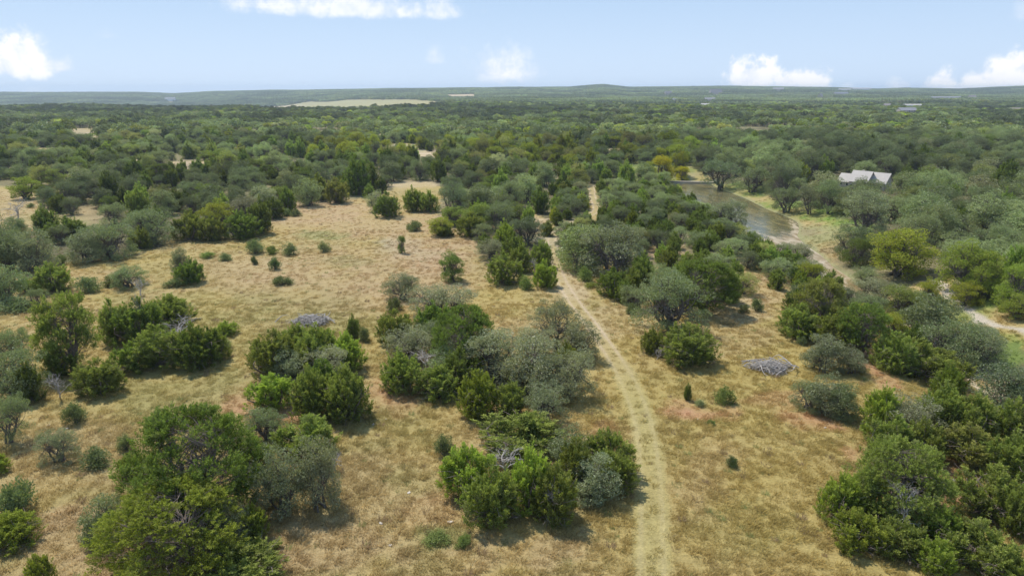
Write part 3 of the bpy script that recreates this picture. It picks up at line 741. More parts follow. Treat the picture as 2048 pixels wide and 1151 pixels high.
 ('J',98,435,172,482,'d',"dark juniper at the clearing's lower edge"),
 ('O',140,462,205,528,'n',"left half of the pair of dark oaks at the meadow's edge"),
 ('O',175,445,268,520,'g',"right half of the pair of dark oaks at the meadow's edge"),
 ('S',105,505,140,532,'n','green bush below the pair of dark oaks'),
 ('O',258,418,350,492,'g',"tall dark oak at the meadow's upper left edge"),
 ('J',262,455,305,500,'n','juniper at the foot of the tall dark oak'),
 ('J',350,425,415,483,'n',"first juniper of the row along the meadow's far left edge"),
 ('J',395,435,455,485,'n','second juniper of the row along the far left edge'),
 ('J',445,425,520,482,'d','last dark juniper of the row along the far left edge'),
 ('E',400,400,472,465,'y','yellow-green tree rising from the juniper row'),
 ('O',455,395,525,455,'v','purplish grey oak behind the juniper row'),
 ('S',491,471,532,510,'n','rounded shrub at the upper left of the meadow'),
 ('S',528,488,560,510,'b','light shrub touching the rounded shrub'),
 ('S',562,484,599,513,'n','upright shrub right of the rounded shrub'),
 ('S',537,508,565,541,'d','dark small shrub below the upright one'),
 ('S',500,508,518,530,'d','tiny dark shrub below the rounded shrub'),
 ('S',434,504,468,523,'n','flat shrub left of the rounded shrub'),
 ('S',398,499,433,518,'b','flat light shrub, leftmost in its row'),
 ('S',539,547,590,574,'n','wide low shrub alone in the middle of the upper meadow'),
 ('S',634,480,664,506,'w','nearly bare wispy shrub in the upper meadow'),
 ('E',795,468,812,507,'d','thin sapling tree alone in the meadow on a grey patch'),
 ('E',877,500,930,565,'d','dark leafy tree alone above the central clump'),
 ('E',854,428,906,474,'y',"yellow-green bush tree at the meadow's far right edge"),
 ('J',872,450,908,475,'d','dark juniper at the foot of the yellow-green bush tree'),
 ('S',806,437,852,464,'n','grey-green shrub left of the yellow-green bush tree'),
 ('J',750,388,802,437,'d','dark juniper standing at the far end of the meadow'),
 ('O',734,382,776,425,'p',"pale oak left of the dark juniper at the meadow's far end"),
 ('J',806,380,850,425,'n','left juniper of a low row at the far end'),
 ('J',838,385,880,426,'n','right juniper of a low row at the far end'),
 ('L',872,366,942,442,'d','dark branching oak at the far end of the meadow'),
 ('O',925,375,992,420,'p','pale oak right of the dark branching oak'),
 ('J',912,428,975,478,'n','juniper below the dark branching oak'),
 ('J',935,405,985,450,'g','greyish juniper right of the dark branching oak'),
 ('O',970,410,1030,465,'g','dull oak above the juniper row left of the track'),
 ('O',953,478,1012,520,'p','low silvery oak with bare stems left of the track'),
 ('J',972,508,1045,574,'n','juniper at the lower end of the row left of the track'),
 ('J',1063,523,1114,580,'b','bright juniper touching the track'),
 ('S',1034,548,1070,582,'b','light green shrub left of the bright track juniper'),
 ('J',1018,492,1068,548,'n','juniper in the middle of the row left of the track'),
 ('J',1058,485,1108,540,'n','juniper beside the track above the bright one'),
 ('D',1050,512,1085,545,'n','grey dead heap in the row left of the track'),
 ('O',1023,438,1088,492,'d','dark oak at the upper end of the row left of the track'),
 ('J',985,450,1035,505,'b','juniper between the dull and the dark oak'),
 ('J',1080,444,1110,474,'n',"small round juniper alone near the track's bend"),
 ('J',686,318,742,392,'d','very dark tall juniper beyond the meadow'),
 ('J',612,352,662,402,'n','juniper of the far hedge left of the very dark one'),
 ('J',650,360,700,408,'v','purple-tinged juniper next to the very dark tall one'),
 ('O',505,372,560,425,'p','grey oak at the far left corner of the meadow'),
 ('J',555,378,595,428,'d','dark cone-shaped juniper at the far left corner of the meadow'),
 ('J',525,398,572,440,'d','dark round juniper below the grey oak'),
 ('S',558,412,585,434,'n','bush below the dark cone-shaped juniper'),
 ('S',580,416,605,434,'n','last bush right of the dark cone-shaped juniper'),
 ('E',25,348,82,400,'b','bright green spreading tree in the left clearing'),
 ('O',82,372,118,418,'d','small dark oak below the bright green tree'),
 ('L',110,390,160,420,'n',"oak at the left clearing's right edge"),
 ('S',52,405,72,416,'n','tiny bush alone in the left clearing'),
 ('E',1300,308,1350,362,'o','golden yellow tree left of the dam'),
 ('E',1340,300,1375,352,'y','yellow-green tree beside the golden one'),
 ('E',1285,318,1312,358,'y',"smaller yellowish tree at the golden one's left"),
 ('E',1350,330,1378,362,'o','yellow bush at the left end of the dam'),
 ('J',1372,385,1392,408,'d',"small dark cone tree at the pond's left shore"),
 ('E',1735,442,1855,560,'y','yellow-brown crowned tree right of the creek'),
 ('E',1680,470,1740,535,'d','deep green leafy bush left of the yellow-brown tree'),
 ('E',1875,480,1985,590,'b','bright green sycamore right of the yellow-brown tree'),
 ('E',1930,510,2000,600,'b','bright green tree in front of the sycamore'),
 ('E',1985,520,2060,620,'b','bright green tree at the right edge'),
 ('E',1900,560,1960,615,'y','yellowish bush tree beside the gravel trail'),
 ('E',2000,580,2070,640,'b','light green bush at the right edge above the trail'),
 ('L',1668,385,1780,472,'n',"dome-shaped bright oak on the lawn's right end"),
 ('L',1590,370,1640,430,'n','small oak with trunk standing on the lawn'),
 ('L',1540,372,1600,425,'g','left oak on the lawn across the pond'),
 ('L',1620,362,1690,428,'g','oak behind the small lawn oak'),
 ('L',1400,318,1480,380,'d',"dark oak at the pond's far right shore"),
 ('L',1470,330,1540,385,'g',"oak right of the dark one on the pond's far shore"),
 ('L',1530,330,1590,400,'d',"dark oak leaning over the pond's right shore"),
 ('O',1418,402,1490,466,'n',"oak hanging over the pond's left shore"),
 ('O',1700,560,1790,620,'p','flat grey oak in the creek bed'),
 ('E',1760,565,1850,640,'n','feathery green tree in the creek bed'),
 ('E',1830,555,1880,610,'y','light shrubby tree where the creek meets the trail'),
 ('O',1560,485,1620,535,'v',"grey half bare oak on the creek's near bank"),
 ('E',1590,520,1645,575,'y',"yellow-green tree on the creek's near bank"),
 ('E',1690,605,1765,650,'y','pale green bush above the dark old juniper'),
 ('D',1072,955,1135,1040,'n','thin bare grey stems among the front junipers of the bottom centre clump'),
 ('D',625,895,682,985,'n','bare whitish stems in front of the pale silvery oak'),
 ('O',858,690,935,770,'g','grey-green oak low under the tall dark juniper'),
 ('J',880,700,965,790,'d','dark juniper in front of the tall dark one'),
 ('J',1035,830,1085,905,'n','narrow juniper joining the bottom centre clump to the oaks behind'),
 ('D',10,395,62,450,'n','bare grey branched tree below the left clearing'),
 ('J',555,650,640,725,'n','juniper tucked behind the small round oak of the clump'),
 ('J',610,720,680,790,'d','dark juniper in the heart of the clump with the whitish oak'),
 ('J',470,870,545,960,'d','dark juniper between the large dark one and the slim oak'),
 ('O',430,1000,500,1110,'n','leafy oak bush at the right of the many-stemmed juniper'),
 ('J',1280,660,1330,712,'n','low juniper touching the left of the lone round one'),
 ('J',1690,940,1770,1030,'b','bright juniper over the left tip of the bottom right clump'),
 ('J',1800,940,1880,1030,'n','juniper under the tall grey-green one at the bottom right'),
]
cursor = [0]
placed = []      # x, y, radius
def put(kind, x, y, z, w, h, tint, label, parts, var=None, rz=None):
    P = PROTO['B' if kind == 'T' and w > 7.4 else ('V' if kind == 'O' and h > .88*w else kind)]; p = P[(cursor[0]*7+3) % len(P) if var is None else var]; cursor[0] += 1
    rz = (cursor[0]*2.399) % (2*PI) if rz is None else rz
    nm, cat = KN[kind]; sx = w/p['W']; sz = h/p['H']
    c3 = (*tint, 1)
    if parts and p['crown'] is not None:
        r = thing(nm, (x, y, z-.05), rz, label, cat, GRP[kind]); r.scale = (sx, sx, sz)
        t = link('trunk', p['trunk'], r); c = link('crown', p['crown'], r); c.color = c3; t.color = c3
    else:
        me = p['trunk'] if p['crown'] is None else p['full']
        r = link(nm, me, None, label=label, category=cat, group=GRP[kind]); r.color = c3
        r.location = (x, y, z-.05); r.rotation_euler = (0, 0, rz); r.scale = (sx, sx, sz)
    return r
n_kind = dict.fromkeys('JTOESDL', 0)
for it in PLANTS:
    kind, x0, y0, x1, y1, tn, label = it
    rect_w = x1-x0
    # first guess of the base, then move it back by the crown's own depth for plants that touch the ground in front
    gx = ground_at((x0+x1)/2, y1)
    if gx is None: continue
    for _ in range(2):
        X, Y, Z = gx; zc = Y*CP-(Z-CAM_H)*SP; ppm = FPX/zc
        w = rect_w/ppm; th = math.atan2(CAM_H-Z, math.hypot(X, Y))
        back = {'J': .85, 'S': .8, 'T': .25, 'O': .6, 'L': .2, 'E': .6, 'D': .2}[kind]*w*.5*math.sin(th)*ppm
        back = min(back, (y1-y0)*.45)
        gx = ground_at((x0+x1)/2, y1-back)
    X, Y, Z = gx; zc = Y*CP-(Z-CAM_H)*SP; ppm = FPX/zc; w = rect_w/ppm
    # solve the height so that the top lands on y0 (the crown's far shoulder counts a little)
    hh = np.linspace(.3, 14, 300); _, ty, _ = project(np.full(300, X), np.full(300, Y+.18*w), Z+hh*.96)
    h = float(hh[np.argmin(np.abs(ty-y0))])
    h = float(np.clip(h, .3*w, 2.6*w))
    if kind in 'JO': w *= 1.12; h *= 1.08
    put(kind, X, Y, Z, w, h, TN[tn], label, True)
    placed.append((X, Y, w/2)); n_kind[kind] += 1

# ------------------------------------------------------------------ buildings' places (filled in below), so that the wood leaves them free
HOUSES = [ # px, py(base), width m, depth m, wall h, roof h, roof colour, wall colour, rot, label, category
 (1824,214,32,12,5,1.8,'white','white',.05,'long white metal roofed barn in the distant wood on the right','barn'),
 (1812,223,26,12,2.6,3.6,'grey','stone',.2,'wide grey hipped roof house just below the white barn','house'),
 (2030,224,22,12,3,4,'brown','stone',-.3,'brown roofed house at the right edge of the distant wood','house'),
 (1431,188,48,18,5,9,'brown','tan',.1,'large tan roofed house near the skyline right of the low hill','house'),
 (1419,201,34,9,3,3,'white','tan',.4,'small pale shed below the large tan house','shed'),
 (1411,211,18,9,3,2.5,'white','white',-.1,'small white cabin at the foot of the distant rise','cabin'),
 (1349,203,14,9,3,3,'white','white',.6,'tiny white cottage left of the small pale shed','cottage'),
 (1336,188,30,12,4,5,'brown','tan',.3,'tiny tan house left of the large tan roofed one','house'),
 (1689,181,60,14,5,3,'white','white',0,'left one of two white sheds on the skyline','shed'),
 (1721,179,110,16,5,3,'white','white',0,'longer right one of two white sheds on the skyline','shed'),
 (1681,190,60,14,5,4,'grey','tan',.2,'grey roofed house under the skyline sheds','house'),
 (1640,197,16,12,6,5,'brown','tan',.8,'tan gabled house in the trees left of the grey roofed one','house'),
 (1889,198,90,12,4,2,'grey','white',0,'long low pale building at the far right of the wood','building'),
 (1943,197,26,12,4,4,'brown','stone',.3,'small brown house right of the long low pale building','house'),
 (1773,213,14,10,3,4,'brown','tan',.2,'small tan house left of the white barn','house'),
 (341,201,46,14,6,6,'white','white',.2,'lone white house on the far left ridge','house'),
 (1556,180,50,12,5,4,'white','tan',0,'pale speck of a house on the skyline above the centre of the wood','house')]
HPOS = []
for hs in HOUSES:
    g = ground_at(hs[0], hs[1]+1.5); HPOS.append(g)
MAINH = ground_at(1722, 376)

# ------------------------------------------------------------------ the woods
PL = np.array(placed)
WATERVIEW = [(1372,368),(1440,366),(1510,395),(1610,440),(1600,478),(1540,462),(1480,430),(1425,400)]
HOUSEVIEW = [(1660,330),(1790,328),(1800,346),(1772,366),(1715,368),(1665,360)]
def keep_free(x, y, r, z):
    px, py, zc = project(x, y, z)
    ok = ~inpoly(px, py, MEADOW)
    for c in CLEARINGS: ok &= ~inpoly(px, py, c)
    d, _ = line_dist(x, y, TRK); ok &= d > 2.2
    d, _ = line_dist(x, y, GRV); ok &= d > 2.5
    d, _ = creek_dist(x, y); ok &= d > .8
    for lift in (1.2, 3.6):
        qx, qy, _ = project(x, y, z+lift)
        for off in (-2.2, 2.2):
            qx, qy, _ = project(x+off, y, z+lift)
            ok &= ~(inpoly(qx, qy, WATERVIEW) & (y < 235))
            qx, qy, _ = project(x+off*1.3, y, z+lift*1.5+1.2)
            ok &= ~(inpoly(qx, qy, HOUSEVIEW) & (y < MAINH[1]+5))
    for g, hs in zip(HPOS+[MAINH], HOUSES+[(0, 0, 22, 16)]):
        if g is None: continue
        s = g[0]/g[1]; lat = np.abs(x - y*s); ahead = g[1]-y
        reach = 5*g[1]/(CAM_H-g[2]) if g[2] < CAM_H-4 else 400
        reach = min(reach, 260) if hs[2] != 22 else 5
        ok &= ~((lat < hs[2]*.5+3) & (ahead < reach) & (ahead > -hs[3]*.5-4))
    return ok, px, py, zc
r2 = np.random.default_rng(42)
def scatter(y0, y1, sp, half=.86, jit=.42):
    xs, ys = [], []
    y = y0
    while y < y1:
        n = int(2*half*y/sp)+2; x = (np.arange(n)-n/2)*sp
        xs.append(x+r2.normal(size=n)*sp*jit); ys.append(np.full(n, y)+r2.normal(size=n)*sp*jit); y += sp*.9
    return np.concatenate(xs), np.concatenate(ys)
auto = []     # kind, x, y, z, w, h, tint
def tint_of(kind, px, py, u, v):
    if kind in 'OL': t = np.array((.86, .92, .76))*(.62+.78*u)
    elif kind == 'J': t = np.array((.88, .95, .95))*(.62+.66*u)
    else: t = np.array((.8, .85, .8))*(.8+.4*u)
    if v > .965: t = np.array(TN['y'])*.95
    elif v > .91: t = t*np.array((1.3, 1.22, .8))
    elif v > .87: t = t*np.array((1.3, 1.12, 1.3))
    return tuple(float(q) for q in t)
X, Y = scatter(72, 430, 5.4)
X2, Y2 = scatter(72, 250, 3.6); _z = height(X2, Y2); _p, _q, _c = project(X2, Y2, _z)
_m = (_p > 1110) & (_q > 375) & (_p < np.interp(_q, [330, 366, 450, 560, 700], [1330, 1390, 1500, 1650, 1900]))
X = np.concatenate([X, X2[_m]]); Y = np.concatenate([Y, Y2[_m]])
Z = height(X, Y); okm, PX, PY, ZC = keep_free(X, Y, 0, Z)
okm &= (PX > -260) & (PX < 2320) & (PY < 1180)
gapn = fbm(X/38, Y/38, 3, 77)
for i in np.nonzero(okm)[0]:
    x, y, px, py = X[i], Y[i], PX[i], PY[i]; u, v, q = r2.random(3)
    right = px > np.interp(py, [330, 366, 450, 560, 700], [1330, 1440, 1640, 1740, 1960])      # beyond the creek
    mid = (not right) and px > 1100 and y < 260 and py > 375
    if right: k = ('L' if q < .2 else 'O') if q < .86 else ('E' if q < .93 else 'J'); w = 5.4+5.0*u; h = w*(.78+.3*r2.random()); thin = .2
    elif mid: k = 'J' if q < .62 else 'O'; w = 3.4+2.0*u if k == 'J' else 4.0+2.0*u; h = w*.8; thin = .1
    elif py < 380 and px > 700: k = 'O' if q < .52 else ('J' if q < .88 else 'E'); w = 4.4+4.2*u; h = w*(.74+.3*r2.random()); thin = .26
    else: k = 'O' if q < .62 else ('J' if q < .86 else ('E' if q < .96 else 'T')); w = 4.4+4.4*u; h = w*(.74+.3*r2.random()); thin = .3+.45*max(0, min(1, (gapn[i]-.5)*6))*(px < 620)
    if k == 'J': w *= .78
    if mid and px > 1330: h = min(h, 3.4)
    if r2.random() < thin: continue
    if len(PL):
        dd = np.hypot(PL[:, 0]-x, PL[:, 1]-y)
        if (dd < (PL[:, 2]+w/2)*.72).any(): continue
    if y > 190 and r2.random() < .2: continue
    river = inpoly(px, py, [(930,292),(1240,286),(1420,306),(1400,346),(1240,350),(950,330)]) | inpoly(px, py, [(600,290),(760,280),(910,300),(900,335),(620,330)])
    if river and v > .62: v = .99; h *= 1.25; k = 'E' if r2.random() < .6 else k
    dk = .72+.5*float(sstep(gapn[i], .32, .66)); tn_ = tuple(c_*dk for c_ in tint_of(k, px, py, r2.random(), v if not right else v*.97))
    auto.append((k, x, y, float(Z[i]), w, h, tn_, FPX/ZC[i]*w, px, py))
    PL = np.vstack([PL, (x, y, w*.36)]) if len(PL) < 900 or y < 150 else PL
# the largest 300 of each kind become things of their own, the rest one mass
auto.sort(key=lambda a: -a[7])
def zone(px, py):
    if px > np.interp(py, [330, 366, 450, 560, 700], [1330, 1440, 1640, 1740, 1960]): return 'in the closed wood on the far side of the creek'
    if px > 1100 and py > 375: return 'in the scrub between the track and the creek' if py < 640 else 'in the thicket along the near bank of the creek'
    if px > 700: return 'in the wood straight beyond the meadow'
    return 'in the open wood beyond the meadow on the left'
def look(k, t):
    s = t[0]/t[1]
    a = 'yellowish' if s > 1.08 else ('dark' if t[1] < .8 else 'mid green')
    return {'O': a+' rounded live oak', 'L': a+' spreading live oak', 'J': a+' dense juniper', 'E': a+' light leafed tree', 'T': a+' old juniper'}[k]
rest = []
CAP = {'J': 290, 'O': 235, 'L': 60, 'E': 200, 'T': 100}
for a in auto:
    k = a[0]
    if n_kind[k] < CAP[k] and -40 < a[8] < 2090 and a[7] > 24:
        n_kind[k] += 1
        o = put(k, a[1], a[2], a[3], a[4], a[5], a[6], look(k, a[6])+' '+zone(a[8], a[9]), a[7] > 62)
        o['group'] = look(k, a[6])+'s '+zone(a[8], a[9])
    else: rest.append(a)

def stuff_points(name, pts, meshes, label, cat, **kw):
    """one object that instances meshes on points. pts: x,y,z,idx,rot,sx,sz,colour(3)"""
    pc = bpy.data.collections.new(name+'_sources')
    for i, me in enumerate(meshes):
        o = bpy.data.objects.new('%s_source_%02d' % (name, i), me); pc.objects.link(o)
    P = np.asarray(pts, np.float32); n = len(P)
    me = bpy.data.meshes.new(name); me.vertices.add(n); me.vertices.foreach_set('co', P[:, :3].ravel())
    me.attributes.new('idx', 'INT', 'POINT').data.foreach_set('value', P[:, 3].astype(np.int32))
    R = np.zeros((n, 3), np.float32); R[:, 2] = P[:, 4]
    me.attributes.new('rot', 'FLOAT_VECTOR', 'POINT').data.foreach_set('vector', R.ravel())
    S = np.stack([P[:, 5], P[:, 5], P[:, 6]], 1)
    me.attributes.new('scl', 'FLOAT_VECTOR', 'POINT').data.foreach_set('vector', S.ravel().astype(np.float32))
    C = np.concatenate([P[:, 7:10], np.ones((n, 1), np.float32)], 1)
    me.attributes.new('color', 'FLOAT_COLOR', 'POINT').data.foreach_set('color', C.ravel().astype(np.float32))
    o = link(name, me, None, label=label, category=cat, kind='stuff')
    ng = bpy.data.node_groups.new(name+'_scatter', 'GeometryNodeTree')
    ng.interface.new_socket('Geometry', in_out='INPUT', socket_type='NodeSocketGeometry')
    ng.interface.new_socket('Geometry', in_out='OUTPUT', socket_type='NodeSocketGeometry')
    N = ng.nodes; L = ng.links
    gi = N.new('NodeGroupInput'); go = N.new('NodeGroupOutput'); mp = N.new('GeometryNodeMeshToPoints'); L.new(gi.outputs[0], mp.inputs['Mesh'])
    ci = N.new('GeometryNodeCollectionInfo'); ci.inputs['Collection'].default_value = pc
    ci.inputs['Separate Children'].default_value = True; ci.inputs['Reset Children'].default_value = True
    ip = N.new('GeometryNodeInstanceOnPoints'); ip.inputs['Pick Instance'].default_value = True
    L.new(mp.outputs[0], ip.inputs['Points']); L.new(ci.outputs[0], ip.inputs['Instance'])
    for an, ty, sk in (('idx', 'INT', 'Instance Index'), ('rot', 'FLOAT_VECTOR', 'Rotation'), ('scl', 'FLOAT_VECTOR', 'Scale')):
        na = N.new('GeometryNodeInputNamedAttribute'); na.data_type = ty; na.inputs['Name'].default_value = an
        L.new([s for s in na.outputs if s.enabled and s.name == 'Attribute'][0], ip.inputs[sk])
    L.new(ip.outputs[0], go.inputs[0])
    md = o.modifiers.new('scatter', 'NODES'); md.node_group = ng
    return o
def far_tint(u, v, w):
    t = np.array((.87, .92, .78))*(.56+.86*u)
    if v > .94: t = t*np.array((1.35, 1.25, .75))
    elif v > .90: t = t*np.array((1.3, 1.15, 1.25))
    return t
srcs = []; sidx = {}
for k in ('J', 'O', 'L', 'E', 'T'):
    for j, p in enumerate(PROTO[k]): sidx[(k, j)] = len(srcs); srcs.append(p['full'])
lows = {}
for k in ('O', 'J'):
    for j, (g, W, H) in enumerate(PLOW[k]): lows[(k, j)] = (len(srcs), W, H); srcs.append(g.mesh('low_'+k, [M_BARK, M_OAK if k == 'O' else M_JUN]))
gi0 = len(srcs)
for g, W, H in GROVES: srcs.append(g.mesh('grove', [M_OAK, M_OAK]))
pts = []
for a in rest:
    k = a[0]; j = r2.integers(len(PROTO[k])); p = PROTO[k][j]
    pts.append((a[1], a[2], a[3]-.05, sidx[(k, j)], r2.random()*6.28, a[4]/p['W'], a[5]/p['H'], *a[6]))
def add_far(y0, y1, sp, thin):
    X, Y = scatter(y0, y1, sp, .9)
    Z = height(X, Y); okm, PX, PY, ZC = keep_free(X, Y, 0, Z)
    U = r2.random((len(X), 6)); gp = fbm(X/70, Y/70, 3, 55); gb = fbm(X/150, Y/60, 3, 56)
    for i in np.nonzero(okm & (U[:, 0] > thin) & ~(gp > .73))[0]:
        k = 'O' if U[i, 1] < (.62 if Y[i] < 850 else .4)*(.5+gb[i]) else 'J'; j = int(U[i, 2]*len(PLOW[k])); si, W, H = lows[(k, j)]
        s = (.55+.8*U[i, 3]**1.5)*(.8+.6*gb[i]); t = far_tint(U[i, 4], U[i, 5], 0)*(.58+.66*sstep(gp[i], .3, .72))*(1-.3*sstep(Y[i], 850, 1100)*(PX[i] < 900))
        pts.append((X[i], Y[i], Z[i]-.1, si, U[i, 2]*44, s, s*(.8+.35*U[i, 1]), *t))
add_far(430, 820, 6.0, .16)
add_far(820, 1500, 7.2, .08)
X, Y = scatter(1500, 6200, 21, .85, .25)
Z = height(X, Y); okm, PX, PY, ZC = keep_free(X, Y, 0, Z)
U = r2.random((len(X), 4)); gp = fbm(X/180, Y/180, 3, 91)
hide = (Y > 4900)
for i in np.nonzero(okm & ~hide)[0]:
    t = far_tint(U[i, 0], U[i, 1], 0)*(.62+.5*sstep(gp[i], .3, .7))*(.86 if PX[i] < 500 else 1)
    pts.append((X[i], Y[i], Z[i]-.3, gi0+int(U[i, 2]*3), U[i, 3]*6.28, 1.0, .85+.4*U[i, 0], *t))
print('woods instances', len(pts), 'individuals', n_kind, 'auto', len(auto))
stuff_points('distant_wood', pts, srcs, 'far off oak and juniper wood reaching to the horizon', 'woodland')

# ------------------------------------------------------------------ ground
def ground_material():
    m = bpy.data.materials.new('ground'); m.use_nodes = True; t = m.node_tree; N = NT(t); b = t.nodes['Principled BSDF']
    at = N.n('ShaderNodeAttribute', attribute_name='cover')
    ge = N.n('ShaderNodeNewGeometry'); P = ge.outputs['Position']
    fine = N.noise(5.0, P, 6, .7); mid = N.noise(.8, P, 6, .65, .6); big = N.noise(.12, P, 4)
    mp = N.n('ShaderNodeMapping', ins={'Vector': P, 'Rotation': (0, 0, .5), 'Scale': (1.6, 5.5, 1)})
    streak = N.noise(.55, mp.outputs[0], 5, .65, 1.2)
    c = at.outputs['Color']
    f = N.m('ADD', N.m('MULTIPLY', N.m('SUBTRACT', fine, .5), 1.1), N.m('ADD', N.m('MULTIPLY', N.m('SUBTRACT', mid, .5), .55), N.m('ADD', 1.0, N.m('MULTIPLY', N.m('SUBTRACT', streak, .5), .5))))
    cv = N.n('ShaderNodeCombineXYZ', ins={0: f, 1: f, 2: f})
    c = N.mix(1.0, c, cv.outputs[0], 'MULTIPLY')
    gm = N.m('MULTIPLY', N.ramp(N.noise(1.7, P, 5, .7), .56, .72), .20)
    c = N.mix(gm, c, (.15, .16, .06))
    pm = N.m('MULTIPLY', N.ramp(N.noise(2.6, P, 5, .75, .5), .58, .74), .16)
    c = N.mix(pm, c, (.50, .40, .26))
    t.links.new(c, b.inputs['Base Color']); b.inputs['Roughness'].default_value = .95; b.inputs['Specular IOR Level'].default_value = .1
    bp = N.n('ShaderNodeBump', ins={'Height': N.m('ADD', fine, N.m('MULTIPLY', mid, 1.2)), 'Strength': 1.0, 'Distance': .145})
    t.links.new(bp.outputs[0], b.inputs['Normal'])
    return m
M_GROUND = ground_material()
def axis(lo, hi, c, s0, growth):
    up = [c]; s = s0
    while up[-1] < hi: up.append(up[-1]+s); s = max(s0, abs(up[-1]-c)*growth)
    dn = [c]; s = s0
    while dn[-1] > lo: dn.append(dn[-1]-s); s = max(s0, abs(dn[-1]-c)*growth)
    return np.array(sorted(set(dn[1:]+up)))
gx = axis(-7500, 7500, 10, .5, .0075*1.6); gy = axis(-1500, 7500, 55, .5, .0075*1.6)
GX, GY = np.meshgrid(gx, gy); GZ = height(GX.ravel(), GY.ravel())
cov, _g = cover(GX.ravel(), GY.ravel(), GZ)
nx, ny = len(gx), len(gy); i = (np.arange(ny-1)[:, None]*nx+np.arange(nx-1)[None]).ravel()
F = np.stack([i, i+1, i+nx+1, i+nx], 1)
me = mesh_from('ground', np.stack([GX.ravel(), GY.ravel(), GZ], 1), F, [M_GROUND], None,
               {'cover': ('FLOAT_COLOR', np.concatenate([cov, np.ones((len(cov), 1))], 1))}, True)
link('ground', me, None, kind='structure')
print('ground verts', nx*ny)

# track and gravel trail as worn sheets just above the ground
def ribbon(name, P, hw, lift, na=22):
    T = np.gradient(P, axis=0); T /= np.linalg.norm(T, axis=1)[:, None]; Nn = np.stack([T[:, 1], -T[:, 0]], 1)
    Pd, _ = resample(P, np.ones(len(P)), 4); T = np.gradient(Pd, axis=0); T /= np.linalg.norm(T, axis=1)[:, None]; Nn = np.stack([T[:, 1], -T[:, 0]], 1)
    s = np.linspace(-hw, hw, na); Q = Pd[:, None]+Nn[:, None]*s[None, :, None]; x = Q[..., 0].ravel(); y = Q[..., 1].ravel()
    z = height(x, y); edge = np.tile(np.abs(s)/hw, len(Pd)); zz = z+lift*(1-edge**6)-.05*edge**6
    c, _ = cover(x, y, z); n = na; i = (np.arange(len(Pd)-1)[:, None]*n+np.arange(n-1)[None]).ravel()
    me = mesh_from(name, np.stack([x, y, zz], 1), np.stack([i, i+1, i+n+1, i+n], 1), [M_GROUND], None, {'cover': ('FLOAT_COLOR', np.concatenate([c, np.ones((len(c), 1))], 1))}, True)
    return link(name, me, None, kind='structure')
ribbon('dirt_track', TRK, 2.0, .035)
ribbon('gravel_trail', GRV, 2.2, .05)

# ------------------------------------------------------------------ creek water
def water():
    m = bpy.data.materials.new('creek_water'); m.use_nodes = True; t = m.node_tree; N = NT(t); b = t.nodes['Principled BSDF']
    ge = N.n('ShaderNodeNewGeometry'); P = ge.outputs['Position']
    at = N.n('ShaderNodeAttribute', attribute_name='shallow')
    mp = N.n('ShaderNodeMapping', ins={'Vector': P, 'Rotation': (0, 0, -.45), 'Scale': (1, .35, 1)})
    n1 = N.noise(.35, mp.outputs[0], 6, .65, 1.0)
    deep = N.mix(N.ramp(n1, .42, .60), (.125, .115, .055), (.23, .19, .08))
    bed = N.mix(N.ramp(n1, .42, .6), (.26, .18, .07), (.46, .37, .24))
    mud = N.ramp(N.m('ADD', at.outputs['Fac'], N.m('MULTIPLY', N.m('SUBTRACT', n1, .5), 1.0)), .40, .72)
    t.links.new(N.mix(mud, deep, bed), b.inputs['Base Color'])
    b.inputs['Roughness'].default_value = .06; b.inputs['IOR'].default_value = 1.5
    t.links.new(N.m('ADD', .10, N.m('MULTIPLY', mud, .3)), b.inputs['Roughness'])
    bp = N.n('ShaderNodeBump', ins={'Height': N.noise(1.3, P, 4), 'Strength': .7, 'Distance': .1}); t.links.new(bp.outputs[0], b.inputs['Normal'])
    T = np.gradient(CCs, axis=0); T /= np.linalg.norm(T, axis=1)[:, None]; Nn = np.stack([T[:, 1], -T[:, 0]], 1)
    na = 13; s = np.linspace(-1, 1, na); Q = CCs[:, None]+Nn[:, None]*(s[None, :, None]*(CWs+.9)[:, None, None])
    al = np.arange(len(CCs))/5.0
    sh = np.clip(np.interp(al, [0, 3.2, 4.6, 6.0, 16], [0, 0, .25, .95, 1.0])[:, None]+np.where(np.abs(s) > .8, .2, 0)[None]+(s[None] < -.3)*.18*sstep(al, 2.5, 4)[:, None], 0, 1)
    V = np.concatenate([Q, np.full(Q.shape[:2]+(1,), WATER_Z+.06)], 2).reshape(-1, 3)
    i = (np.arange(len(CCs)-1)[:, None]*na+np.arange(na-1)[None]).ravel()
    me = mesh_from('creek_water', V, np.stack([i, i+1, i+na+1, i+na], 1), [m], None, {'shallow': ('FLOAT', sh.ravel())}, True)
    link('creek_water', me, None, kind='structure')
water()

